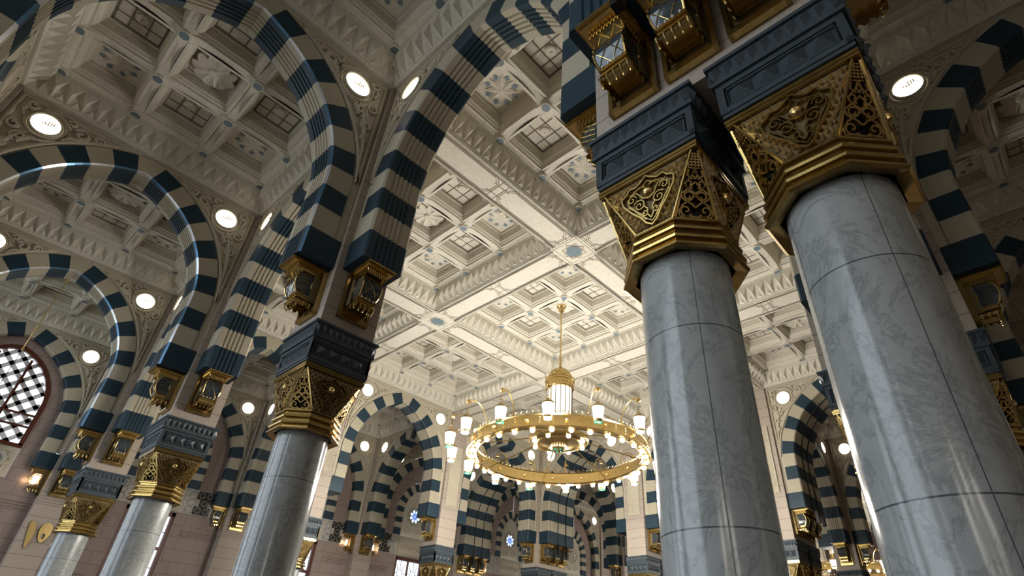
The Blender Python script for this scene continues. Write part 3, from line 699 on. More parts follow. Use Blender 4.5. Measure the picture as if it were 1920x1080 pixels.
# ------------------------------------------------------------------ chandelier (origin on the floor below, heights absolute)
def chandelier(label, c, group=None, light=1.0):
    t = bpy.data.objects.new('chandelier', None); COL.objects.link(t); t.location = (c[0], c[1], 0); tag(t, label, 'chandelier', group)
    rod = MB()
    rod.lathe([(.02, 9.95), (.05, 10.0), (.03, 10.06), (.06, 10.12), (.03, 10.18), (.055, 10.26), (.035, 10.34), (.025, 10.4), (.022, 12.1)], 12, 'gold')
    obj('rod', rod.mesh('rod', True), t)
    can = MB(); can.lathe([(.03, 12.08), (.06, 12.14), (.10, 12.2), (.11, 12.28), (.09, 12.3), (.16, 12.33), (.17, 12.38), (.10, 12.4)], 12, 'gold'); obj('canopy', can.mesh('canopy', True), t)
    dome = MB(); dome.lathe([(.43, 9.46), (.42, 9.55), (.37, 9.7), (.27, 9.83), (.13, 9.92), (.05, 9.97), (.03, 10.0)], 32, 'brass', caps=False); dm = obj('dome', dome.mesh('dome', True), t)
    bandm = MB(); bandm.lathe([(.40, 9.16), (.45, 9.17), (.46, 9.2), (.45, 9.24), (.45, 9.4), (.48, 9.42), (.48, 9.46), (.43, 9.47)], 32, 'gold', caps=False)
    for j in range(20):
        a = 2*PI*j/20; bandm.add(hoop(.055, .075, .009), T((.46*math.cos(a), .46*math.sin(a), 9.50)) @ RZ(a+PI/2))
        bandm.lathe([(0, 9.28), (.02, 9.3), (0, 9.34)], 6, 'gold', .46*math.cos(a), .46*math.sin(a), caps=False)
    obj('dome_band', bandm, t)
    gl = MB(); gl.lathe([(.37, 8.05), (.385, 8.1), (.39, 9.17)], 32, 'litglass', caps=False)
    gm = obj('crystal_drum', gl, t)
    br = MB()
    for j in range(16):
        a = 2*PI*j/16; br.tube([(.40*math.cos(a), .40*math.sin(a), 8.05), (.405*math.cos(a), .405*math.sin(a), 9.17)], .013, 4, 'bronze')
    br.lathe([(.36, 8.0), (.42, 8.02), (.42, 8.07), (.38, 8.08)], 32, 'gold', caps=False)
    obj('drum_bars', br, gm)
    st = MB(); st.lathe([(.12, 7.5), (.10, 7.7), (.16, 7.85), (.36, 8.0), (.36, 8.02)], 20, 'brass'); obj('stem', st.mesh('stem', True), t)
    hub = MB(); hub.lathe([(.22, 7.30), (.45, 7.36), (.62, 7.40), (.66, 7.36), (.70, 7.40), (.88, 7.42), (.92, 7.46), (.92, 7.56), (.86, 7.58), (.5, 7.6), (.12, 7.62)], 40, 'gold', caps=False)
    hb = obj('hub', hub.mesh('hub', True), t)
    cup = MB(); cup.lathe([(.20, 7.20), (.235, 7.24), (.24, 7.31), (.26, 7.33)], 24, 'gold', caps=False)
    for j in range(18):
        a = 2*PI*j/18; cup.lathe([(0, 7.24), (.022, 7.26), (.022, 7.29), (0, 7.31)], 6, 'litglass', .245*math.cos(a), .245*math.sin(a), caps=False)
    for r_, n_ in ((.16, 12), (.09, 7), (.0, 1)):
        for j in range(n_):
            a = 2*PI*j/n_; cup.lathe([(0, 7.16), (.03, 7.185), (.03, 7.2), (0, 7.22)], 6, 'jewel' if j % 2 else 'gold', r_*math.cos(a), r_*math.sin(a), caps=False)
    cup.lathe([(.0, 7.2), (.2, 7.205)], 24, 'brass', caps=False)
    obj('cup', cup, hb)
    # main ring
    rg = MB(); k = 96
    rg.lathe([(2.50, 6.90), (2.44, 6.93), (2.46, 6.97), (2.52, 7.24), (2.50, 7.27), (2.60, 7.29), (2.66, 7.27), (2.64, 7.24), (2.70, 6.97), (2.73, 6.93), (2.68, 6.90), (2.50, 6.90)], k, 'gold', caps=False)
    rg_o = obj('ring', rg.mesh('ring', True), t)
    cr = MB()
    for j in range(100):
        a = 2*PI*j/100; cr.add(hoop(.045, .075, .008), T((2.59*math.cos(a), 2.59*math.sin(a), 7.32)) @ RZ(a+PI/2))
    obj('crest', cr, rg_o)
    bs = MB()
    for j in range(48):
        a = 2*PI*j/48
        for rr, sg in ((2.69, 1), (2.48, -1)):
            if j % 3: 
                for zz in (7.02, 7.09, 7.16): bs.lathe([(0, zz-.014), (.014, zz), (0, zz+.014)], 5, 'gold', rr*math.cos(a), rr*math.sin(a), caps=False)
            else: bs.lathe([(0, 7.03), (.045, 7.07), (.055, 7.1), (.045, 7.13), (0, 7.17)], 8, 'gold', rr*math.cos(a), rr*math.sin(a), caps=False)
    obj('ring_bosses', bs, rg_o)
    sp = MB()
    for j in range(8):
        a = 2*PI*j/8+.1; sp = MB(); sp.tube([(.85*math.cos(a), .85*math.sin(a), 7.5), (2.5*math.cos(a), 2.5*math.sin(a), 7.16)], .018, 6, 'brass'); obj('spoke', sp, t)
    bl = MB(); bl.lathe([(.0, -.07), (.045, -.062), (.068, -.025), (.064, .01), (.05, .03)], 12, 'bulb', caps=False); blm = bl.mesh('bulb', True)
    so = MB(); so.lathe([(.10, .02), (.10, .05), (.06, .06)], 12, 'gold', caps=False); som = so.mesh('socket')
    for j in range(32):
        a = 2*PI*j/32+.05; o = obj('bulb', blm, t, (2.59*math.cos(a), 2.59*math.sin(a), 6.86)); obj('socket', som, o)
    for j in range(8):
        a = 2*PI*j/8+.3; o = obj('bulb', blm, t, (.78*math.cos(a), .78*math.sin(a), 7.39)); obj('socket', som, o)
    # hanging lamps on curved arms
    n = Vector((c[0]-CAM_POS[0], c[1]-CAM_POS[1])); a_near = math.atan2(-n.y, -n.x)
    cupm = MB(); cupm.lathe([(.115, -.17), (.155, .16), (.14, .18)], 16, 'lampglass', caps=False); cupm = cupm.mesh('glass', True)
    capm = MB(); capm.lathe([(.165, .16), (.16, .20), (.10, .25), (.05, .27), (.02, .33)], 16, 'brass', caps=False)
    for j in range(3):
        a = 2*PI*j/3; capm.tube([(.09*math.cos(a), .09*math.sin(a), .25), (.02*math.cos(a), .02*math.sin(a), .42)], .006, 4, 'gold')
    capm.tube([(0, 0, .40), (0, 0, .62)], .006, 5, 'gold')
    capm.lathe([(.02, .62), (.08, .64), (.085, .66), (.03, .68)], 12, 'gold', caps=False)
    capm = capm.mesh('cap', True)
    basem = MB(); basem.lathe([(.118, -.16), (.125, -.18), (.12, -.22), (.06, -.235)], 16, 'gold', caps=False)
    for j in range(10):
        a = 2*PI*j/10; basem.lathe([(0, -.255), (.022, -.24), (.022, -.225), (0, -.215)], 6, 'jewel', .085*math.cos(a), .085*math.sin(a), caps=False)
    basem = basem.mesh('base')
    arm = MB(); P = []
    for i in range(13):
        u = i/12; P.append((2.60+.67*u**1.5, 0, 7.26+.60*math.sin(PI*.5*min(1, u*1.25))-.04*max(0, u-.8)*5))
    arm.tube(P, .018, 6, 'gold'); arm.lathe([(0, 7.76), (.035, 7.80), (0, 7.86)], 8, 'gold', 3.27, 0, caps=False); armm = arm.mesh('arm', True)
    for j in range(16):
        # counted clockwise from the camera side, seen from above
        a = a_near-math.radians(5)-2*PI*j/16
        l = obj('hanging_lamp', capm, t, (3.27*math.cos(a), 3.27*math.sin(a), 7.10), a)
        obj('lamp_glass', cupm, l); obj('lamp_base', basem, l)
        obj('arm', armm, t, (0, 0, 0), a)
    if light:
        ld = bpy.data.lights.new('chandelier_glow', 'POINT'); ld.energy = CHAND_W; ld.color = (1.0, .94, .85); ld.shadow_soft_size = .35
        ld.energy = CHAND_W*light/8; ld.shadow_soft_size = .25; ld.specular_factor = .3
        for j in range(8):
            a = a_near-math.radians(5)-2*PI*(2*j)/16
            lo = bpy.data.objects.new('chandelier_glow', ld); COL.objects.link(lo); lo.location = (3.27*math.cos(a), 3.27*math.sin(a), 6.70); lo.parent = t
    return t
def hoop(w, h, r):
    m = MB(); m.tube([(-w*.6, 0, -h*.5), (-w, 0, 0), (-w*.6, 0, h*.6), (0, 0, h), (w*.6, 0, h*.6), (w, 0, 0), (w*.6, 0, -h*.5)], r, 4, 'gold'); return m

# ================================================================== the place
# floor, roof, outer shell
def slab(name, x0, x1, y0, y1, z0, z1, m):
    b = MB(); b.box(x0, x1, y0, y1, z0, z1, m); return tag(obj(name, b), kind='structure')
slab('floor', -60, 40, -60, 60, -.3, 0, 'floor')
slab('floor_carpet', -18, 26, -12, 52, 0, .02, 'carpet')
slab('roof_sky_block', -18.6, 26, -12, 52, 12.9, 13.1, 'plaster')  # unseen roof, carried out past the arcade to cut sky light in the aisles
slab('wall_right_dimming', 25.6, 26, -30, 52, 0, 12.9, 'pinkwall')  # unseen wall, added to close this side and keep it dim
slab('roof_sky_block', 5.4, 26, -30, -12, 12.9, 13.1, 'plaster')  # unseen roof of the hall behind, also blocks daylight from this side
slab('wall_front', 5.4, 26, -30.4, -30, 0, 12.9, 'pinkwall')
slab('wall_back', -18.6, 26, 51.6, 52, 0, 12.9, 'pinkwall')

slab('wall_left_far', -18.4, -18, 31.7, 51.6, 0, 12.9, 'pinkwall')
CEIL = ceiling_mb().mesh('ceiling_bay')
HALL1 = [(u, v) for u in (-9, -3, 3) for v in (3, 9, 15)]
HALL2 = [(u, v) for u in (-9, -3, 3) for v in (28.2, 34.2, 40.2)]
BAYS = [(-15, -3), (-9, -3), (-3, -3), (3, -3), (10.2, -3), (-15, 3), (-15, 9), (-15, 15), (-15, 22.2), (-9, 22.2), (-3, 22.2), (3, 22.2), (-15, 28.2), (-15, 34.2),
        (10.2, 3), (10.2, 9), (10.2, 15), (16.2, 3), (16.2, 9), (16.2, 15), (10.2, 22.2)]
for u, v in HALL1+HALL2+BAYS: tag(obj('ceiling', CEIL, loc=(u, v, 0)), kind='structure')
BEAM = beam_mb().mesh('ceiling_beam'); BOSS = boss_mb().mesh('beam_crossing')
for v0, rows in ((0, (6, 12)), (25.2, (31.2, 37.2))):
    for v in rows:
        for u in (-9, -3, 3): tag(obj('ceiling_beam', BEAM, loc=(u, v, 0)), kind='structure')
        for u in (-6, 0): tag(obj('ceiling_boss', BOSS, loc=(u, v, 0)), kind='structure')
    for u in (-6, 0):
        for v in (3, 9, 15): tag(obj('ceiling_beam', BEAM, loc=(u, v0+v, 0), rz=PI/2), kind='structure')

# ---- arches with their spandrel walls
A1 = arch_mb(BIG, -.36, .36).mesh('arch')
A1E = arch_mb(BIG, -.36, .36, edge=True).mesh('bright_edged_arch')  # variant with the daylight glint coloured into its edges
A2V = arch_mb(BIG, -.36, 1.56, flutes=15).mesh('double_arch')
A2U = arch_mb(BIG, -1.56, .36, flutes=15).mesh('double_arch_u')
def spandrels(y0, y1):
    m = MB(); f = spandrel_mb(BIG, y0+.03); m.add(f); b = spandrel_mb(BIG, -(y1-.03)); m.add(b, RZ(PI)); return m
S1 = spandrels(-.36, .36).mesh('spandrel'); S2V = spandrels(-.36, 1.56).mesh('spandrel_v'); S2U = spandrels(-1.56, .36).mesh('spandrel_u')
def cable_mb(y):
    m = MB(); P = []
    for i in range(41):
        d = (BIG.L)*(i/40); p = BIG.at(d)[0]; P.append((p[0]-.02, y, p[1]))
    Q = [(-a, b, c) for a, b, c in P[::-1]][1:]
    m.tube(P+Q, .022, 5, 'black', caps=False)
    for s in (1, -1): m.box(s*1.86-.055, s*1.86+.055, y-.05, y+.05, 6.36, 6.79, 'black')
    return m
CABV = [cable_mb(y).mesh('cable') for y in (.3, .9)]; CABU = [cable_mb(y).mesh('cable') for y in (-.3, -.9)]
NAME = {(-18, 0): 'the lattice-window wall', (-12, 0): 'the third single column', (-6, 0): 'the second single column', (0, 0): 'the first single column', (6, 0): 'the twin columns', (7.2, 0): 'the outer twin column',
        (-12, 6): 'the pier behind the first single column', (-12, 12): 'the lattice-panel pier beside the chandelier', (-12, 18): 'the pier under the chandelier', (-6, 18): 'the lattice-panel pier beside the inner twin column',
        (0, 18): 'the pier between the twin shafts', (6, 6): 'the pink pier beside the outer twin column', (7.2, 6): 'the pier behind the outer twin column'}
def arch(kind, fixed, mid, label, dbl=False, discs=(1, -1), dl=None):
    if kind == 'v': loc, rz = (mid, fixed, 0), 0.0; am, sm = (A2V, S2V) if dbl else (A1, S1); yf = -.334
    else: loc, rz = (fixed, mid, 0), PI/2; am, sm = (A2U, S2U) if dbl else (A1, S1); yf = -1.534 if dbl else -.334
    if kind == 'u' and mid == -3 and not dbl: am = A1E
    if dbl and label:
        root = bpy.data.objects.new('striped_arch', None); COL.objects.link(root); root.location = loc; root.rotation_euler = (0, 0, rz)
        obj('ring', am, root)
        for c in (CABV if kind == 'v' else CABU): obj('joint_cable', c, root)
    else: root = obj('striped_arch', am, loc=loc, rz=rz)
    tag(root, label, 'arch', 'striped arches'); root['kind'] = 'thing'
    tag(obj('wall_arcade', sm, loc=loc, rz=rz), kind='structure')
    for k, s in enumerate(discs):
        off = RZ(rz) @ Vector((s*1.9, yf, 10.89))
        put(DISC, (loc[0]+off.x, loc[1]+off.y, off.z), rz, dl[k] if dl else 'round backlit disc lamp', 'lamp', 'backlit discs with gilt script')
# row of single columns (v = 0), bays towards the lattice window
arch('v', 0, 3, 'fluted blue and cream striped arch from the first single column to the twin columns', discs=(-1,), dl=['backlit disc over the twin-column side of the first single column'])
arch('v', 0, -3, 'striped arch between the first and second single columns', discs=(-1,), dl=['backlit disc over the twin-column side of the second single column'])
arch('v', 0, -9, 'striped arch between the second and third single columns', discs=(-1,), dl=['backlit disc over the twin-column side of the third single column'])
arch('v', 0, -15, 'striped arch between the third single column and the lattice-window wall', discs=())
arch('u', 0, -3, 'large dark striped arch rising from the first single column to the top edge', discs=(1,), dl=['backlit disc above the first single column, beside the big dark arch'])
arch('u', -6, -3, 'striped arch with bright edges, middle of the three arches before the lattice window', discs=(1, -1), dl=['backlit disc above the second single column, beside the bright-edged arch', 'backlit disc over the crown of the middle arch, farther from its column'])
arch('u', -12, -3, 'striped arch with bright edges just before the lattice-window wall', discs=(1, -1), dl=['backlit disc above the third single column', 'backlit disc cut by the picture edge above the arch before the window'])
arch('v', -6, -3, 'dark striped arch in the top corner over the far disc', discs=(), dl=None)
arch('v', -6, -9, 'dark striped arch on the courtyard side of the second bay', discs=(-1,), dl=['slanted backlit disc at the picture edge by the dark corner arch'])
# chandelier hall, lattice-window side (u = -12) and the aisle behind it
arch('u', -12, 3, 'striped hall arch hidden behind the first single column', discs=())
arch('u', -12, 9, 'striped hall arch between the first single column and the chandelier', discs=(1, -1), dl=['backlit disc over the chandelier side of the hall arch', 'backlit disc touching the capital of the first single column'])
arch('u', -12, 15, 'striped hall arch behind the near lamps of the chandelier', discs=(1, -1), dl=['backlit disc of the pair under the chandelier hub, on the hall arch', 'backlit disc half behind the chandelier rim'])
arch('v', 6, -15, 'fluted striped arch beside the shaft of the first single column', discs=(-1,), dl=['backlit disc peeping past the capital of the first single column'])
arch('v', 12, -15, 'fluted striped arch inside the hall arch by the blue star window', discs=(-1,), dl=['slanted backlit disc inside the hall arch, on the star-window side'])
arch('v', 18, -15, 'deep striped arch with two black cables left under the chandelier rim', True, discs=(-1,), dl=['backlit disc over the deep arch with cables, behind the chandelier lamp'])
arch('v', 18, -9, 'deep striped arch with two black cables under the chandelier centre', True, discs=(1, -1), dl=['backlit disc beside the lattice-panel pier near the inner twin shaft', 'backlit disc of the pair under the chandelier hub, on the cable arch'])
arch('v', 18, -3, 'deep striped arch mostly hidden behind the inner twin column', True, discs=(-1,), dl=['backlit disc at the chandelier end beside the inner twin shaft'])
arch('v', 18, 3, 'deep striped arch with cables seen between the twin shafts', True, discs=(-1,), dl=['backlit disc at the top between the twin shafts'])
arch('v', 18, 10.2, 'striped arch behind the outer twin column', True, discs=())
# far aisle
arch('u', -12, 22.2, 'small far striped arch below the chandelier lamps', discs=(1,), dl=['far backlit disc seen through the cable arch'])
arch('u', -6, 22.2, 'far striped arch beside the inner twin shaft', discs=())
arch('u', 0, 22.2, 'fluted far striped arch inside the arch between the twin shafts', discs=(1,), dl=['slanted backlit disc inside the arch between the twin shafts'])
arch('v', 25.2, -15, 'far striped arch behind the round window', discs=())
arch('v', 25.2, -9, 'farthest striped arch under the chandelier', discs=())
arch('v', 25.2, -3, 'farthest striped arch behind the inner twin shaft', discs=())
arch('v', 25.2, 3, 'far striped arch framing the white hall between the twin shafts', discs=(-1,), dl=['frontal backlit disc inside the arch between the twin shafts'])
for u, nm in ((-9, 'farthest'), (-3, 'second farthest'), (3, 'third farthest')): arch('v', 43.2, u, f'{nm} striped arch at the end of the far white hall', discs=())
# twin-column line and the aisle on its other side
arch('u', 6, -3, 'deep arch above the camera over the lanterns of the twin columns', True, discs=())
arch('u', 6, 3, 'deep striped arch behind the twin capitals', True, discs=())
arch('u', 6, 9, 'deep striped arch behind the outer twin shaft', True, discs=())
arch('u', 6, 15, 'deep striped arch in the far hall corner', True, discs=())
arch('v', 0, 10.2, 'striped arch beyond the outer twin capital', discs=())
arch('v', 6, 10.2, 'fluted dark striped arch beside the outer twin capital', discs=(-1,), dl=['backlit disc beside the capital of the outer twin column'])
arch('v', 12, 10.2, 'second striped arch inside the arch beside the outer twin capital', discs=(-1,), dl=['backlit disc inside the arch beside the outer twin shaft'])
arch('u', 13.2, 3, 'striped arch of the dim side aisle', discs=()); arch('u', 13.2, 9, 'striped arch of the dim side aisle, second bay', discs=())

# ---- columns
def column(u, v, label, pier=True):
    key = 'p' if pier else 'n'
    return put(COLP if pier else COLN, (u, v, 0), 0, label, 'column', 'grey marble columns with gilt capitals')
COLP = make_column(True); COLN = make_column(False)
for (u, v, lb) in ((0, 0, 'grey marble column with gilt capital, first single column from the twin pair'), (-6, 0, 'grey marble column with gilt capital, second single column from the twin pair'),
                   (-12, 0, 'grey marble column with gilt capital, third single column, before the window wall'), (-12, 6, 'column half hidden behind the shaft of the first single column'),
                   (-12, 12, 'column with granite block below the lattice-panel pier beside the chandelier'),
                   (-12, 25.2, 'far column under the chandelier, seen through the cable arch'), (0, 25.2, 'far column with granite block framed between the twin shafts')):
    column(u, v, lb)
for (u, v, lb) in ((6.03, 0, 'huge grey marble column with gilt capital, inner one of the twin pair'), (7.22, 0, 'huge grey marble column with gilt capital, outer one of the twin pair'),
                   (-12, 18, 'column under the pier behind the chandelier'), (-12, 19.2, 'rear column under the pier behind the chandelier'), (-6, 18, 'column under the lattice-panel pier beside the inner twin shaft'),
                   (-6, 19.2, 'rear column under the lattice-panel pier beside the inner twin shaft'), (0, 18, 'column beside the inner twin shaft at the bottom edge'), (0, 19.2, 'rear column beside the inner twin shaft at the bottom edge'),
                   (6, 6, 'column behind the outer twin shaft, granite block showing'), (7.2, 6, 'column hidden behind the outer twin shaft')):
    column(u, v, lb, False)
def twin(u, v, rz, label): o = obj('stone_pier', PIER2, loc=(u, v, 0), rz=rz); tag(o, label, 'pier', 'twin piers', 'thing'); return o
twin(6.0, 0, 0, 'wide pale stone pier with three gold lanterns above the twin columns')
for u, v, rz, lb in ((6, 6, 0, 'pinkish stone pier rising beside the outer twin shaft'), (-12, 18, PI/2, 'stone pier behind the chandelier rim, under its hub'), (-6, 18, PI/2, 'stone pier with lattice panel beside the inner twin shaft'),
                     (0, 18, PI/2, 'stone pier at the top of the gap between the twin shafts')): twin(u, v, rz, lb)
for u, v, rz in ((6, 12, 0), (6, 18, PI/2), (7.2, 18, PI/2)): tag(obj('pillar', PIER2, loc=(u, v, 0), rz=rz), kind='structure')
PLAIN = pier_mb(0, 0, 0).mesh('pillar')
for u, v in ((-6, -6), (0, -6), (-12, -6), (6, -6), (7.2, -6), (13.2, 0), (13.2, 6), (13.2, 12), (13.2, 18), (-6, 25.2), (6, 25.2)): tag(obj('pillar', PLAIN, loc=(u, v, 0)), kind='structure')
# lattice reliefs on the hall side of the hall piers
for u, v, rz in ((-12, 6, PI/2), (-12, 12, PI/2), (-6, 18, 0), (0, 18, 0)): tag(obj('trim_lattice_panel', PANEL, loc=(u, v, 0), rz=rz), kind='structure')

# ---- lanterns on the pier faces
def lantern(u, v, face, label, lit=False, off=.455):
    rz = {'-v': 0, '+u': PI/2, '+v': PI, '-u': -PI/2}[face]
    d = RZ(rz) @ Vector((0, -off-.003, 0))
    put(LANTLIT if lit else LANT, (u+d.x, v+d.y, 5.97), rz, label, 'lantern', 'gilt bracket lanterns')
for c, nm in (((0, 0), 'first'), ((-6, 0), 'second'), ((-12, 0), 'third')):
    lantern(*c, '-v', f'gilt glass lantern seen from the side on the pier of the {nm} single column')
    lantern(*c, '+u', f'gilt glass lantern facing the twin columns on the pier of the {nm} single column')
lantern(6.0, 0, '-v', 'gilt glass lantern above the inner twin column, lowest of three in a row')
lantern(6.6, 0, '-v', 'gilt glass lantern in the middle of three above the twin columns')
lantern(7.2, 0, '-v', 'gilt lantern cut by the top edge above the outer twin column')
lantern(6.0, 0, '-u', 'gilt lantern seen edge-on round the corner of the twin-column pier')
lantern(7.2, 0, '+u', 'gilt lantern edge showing past the outer twin capital')
for c, nm in (((-12, 6), 'pier behind the first single column'), ((-12, 12), 'lattice-panel pier beside the chandelier')):
    lantern(*c, '-v', f'small gilt lantern under the hall arch on the {nm}')
lantern(-12, 18, '-v', 'small gilt lantern under the hall arch on the pier below the chandelier')
for k, w in enumerate(('front', 'middle', 'rear')):
    lantern(-12, 18+.6*k, '+u', f'{w} one of three gilt lanterns under the cables below the chandelier')
    lantern(-18, 18+.6*k, '+u', f'{w} one of three gilt lanterns under the cables by the star window wall')
    lantern(0, 18+.6*k, '+u', f'{w} one of three gilt lanterns beside the inner twin shaft')
    lantern(-6, 18+.6*k, '+u', f'{w} gilt lantern on the lattice-panel pier by the inner twin shaft')
lantern(0, 25.2, '-v', 'gilt lantern on the far pier between the twin shafts, under the fluted arch')
lantern(0, 25.2, '+u', 'gilt lantern on the far pier between the twin shafts, under the white-hall arch')
lantern(-12, 25.2, '-v', 'gilt lantern on the far pier below the chandelier lamps')
lantern(7.2, 6, '+u', 'dim gilt lantern in the arch beside the outer twin shaft')
lantern(6.6, 6, '-v', 'gilt lantern edge beside the outer twin shaft on the pink pier')
lantern(7.2, 12, '+u', 'farther dim gilt lantern at the picture edge by the outer twin shaft')
# wall pilasters
lantern(-18, 0, '+u', 'gilt lantern beside the granite block of the third single column')
lantern(-18, 0, '-v', 'glowing lantern below the lattice window', True)
lantern(-18, 6, '+u', 'bright gilt lantern touching the shaft of the first single column')
lantern(-18, 6, '-v', 'gilt lantern in profile beside the round loudspeakers')
lantern(-18, 12, '+u', 'dark gilt lantern between two glowing lanterns')
lantern(-18, 12, '-v', 'glowing lantern beside the shaft of the first single column', True)
lantern(-18, 12, '+v', 'glowing lantern near the lattice door under the star window', True)
lantern(-18, 19.2, '+v', 'far glowing lantern under the cable arch', True)

# ---- chandeliers
chandelier('large gold ring chandelier with hanging white lamps in the hall', (-3, 9), 'ring chandeliers')
chandelier('far ring chandelier glowing between the twin shafts', (-3, 34.2), 'ring chandeliers')
chandelier('ring chandelier mirrored in the twin marble shafts', (16.2, -12), 'ring chandeliers', .08)
pl = bpy.data.objects.new('pendant_lamp', None); COL.objects.link(pl); pl.location = (-15, -3, 0)
tag(pl, 'thin gold rod of a pendant lamp hanging before the lattice window', 'lamp')
b = MB(); b.lathe([(.03, 12.1), (.07, 12.2), (.10, 12.33), (.16, 12.4), (.16, 12.53)], 12, 'gold'); obj('canopy', b, pl)
b = MB(); b.tube([(0, 0, 12.12), (0, 0, 9.5)], .018, 6, 'gold'); b.lathe([(.0, 9.42), (.035, 9.46), (.035, 9.52), (0, 9.56)], 8, 'gold'); obj('rod', b, pl)
b = MB(); b.tube([(0, 0, 9.5), (0, 0, 6.9)], .010, 5, 'black'); obj('cable', b, pl)
b = MB(); b.lathe([(.02, 6.95), (.12, 6.85), (.2, 6.6), (.12, 6.4), (.03, 6.35)], 16, 'gold'); obj('lamp_body', b, pl)

# ---- the long wall at u = -18 (local x runs along v, front -y faces the hall)
YB = -.02           # recess plane
def arch_strip(mb, Ain, Aout_pts, y, m): pass
def hole_wall(mb, inner, outer, y, m):
    """fill between two half profiles with the same number of points"""
    for s in (1, -1):
        for i in range(len(inner)-1):
            q = [(s*inner[i][0], y, inner[i][1]), (s*outer[i][0], y, outer[i][1]), (s*outer[i+1][0], y, outer[i+1][1]), (s*inner[i+1][0], y, inner[i+1][1])]
            mb.poly(q if s > 0 else q[::-1], m)
def prof(A, which, n=24, zlow=None):
    P = []
    if zlow is not None: P.append((A.at(0)[which][0], zlow))
    return P+[A.at(A.L*i/n)[which] for i in range(n+1)]
ARW = arch_mb(BIG, -.36, -.026, flutes=0).mesh('wall_arch')
def midprof(A, n, zlow):
    a, b = prof(A, 0, n, zlow), prof(A, 1, n, zlow); return [((p[0]+q[0])/2, (p[1]+q[1])/2) for p, q in zip(a, b)]
def wall_base(zc, openings):
    """lower wall with mouldings; openings: list of (x0, x1, z0, z1)"""
    mb = MB()
    xs = sorted({-3, 3, *[o[0] for o in openings], *[o[1] for o in openings]}); zs = sorted({0, zc, *[o[2] for o in openings], *[o[3] for o in openings]})
    for i in range(len(xs)-1):
        for j in range(len(zs)-1):
            xm, zm = (xs[i]+xs[i+1])/2, (zs[j]+zs[j+1])/2
            if any(o[0] < xm < o[1] and o[2] < zm < o[3] for o in openings): continue
            mb.poly([(xs[i], YB, zs[j]), (xs[i+1], YB, zs[j]), (xs[i+1], YB, zs[j+1]), (xs[i], YB, zs[j+1])], 'pinkwall')
    for o in openings:
        x0, x1, z0, z1 = o
        mb.poly([(x0, YB, z0), (x0, YB+.4, z0), (x0, YB+.4, z1), (x0, YB, z1)], 'pinkwall'); mb.poly([(x1, YB, z0), (x1, YB, z1), (x1, YB+.4, z1), (x1, YB+.4, z0)], 'pinkwall')
        mb.poly([(x0, YB, z1), (x0, YB+.4, z1), (x1, YB+.4, z1), (x1, YB, z1)], 'pinkwall')
    for z in (5.55, 5.64, 5.73, 3.80, 3.89):
        for (a, b) in ((-2.6, -1.2), (1.2, 2.6)): mb.relief([(a, z), (b, z)], .03, YB, .04, 'pinkwall', k=3)
    return mb
def spandrel_w():
    m = spandrel_mb(BIG, -.33)
    for s in (1, -1):   # flanks below the springing, back of the pilaster
        mx = [(s*1.95, -.02), (s*2.6, -.02)]
    return m
SPW = spandrel_w()
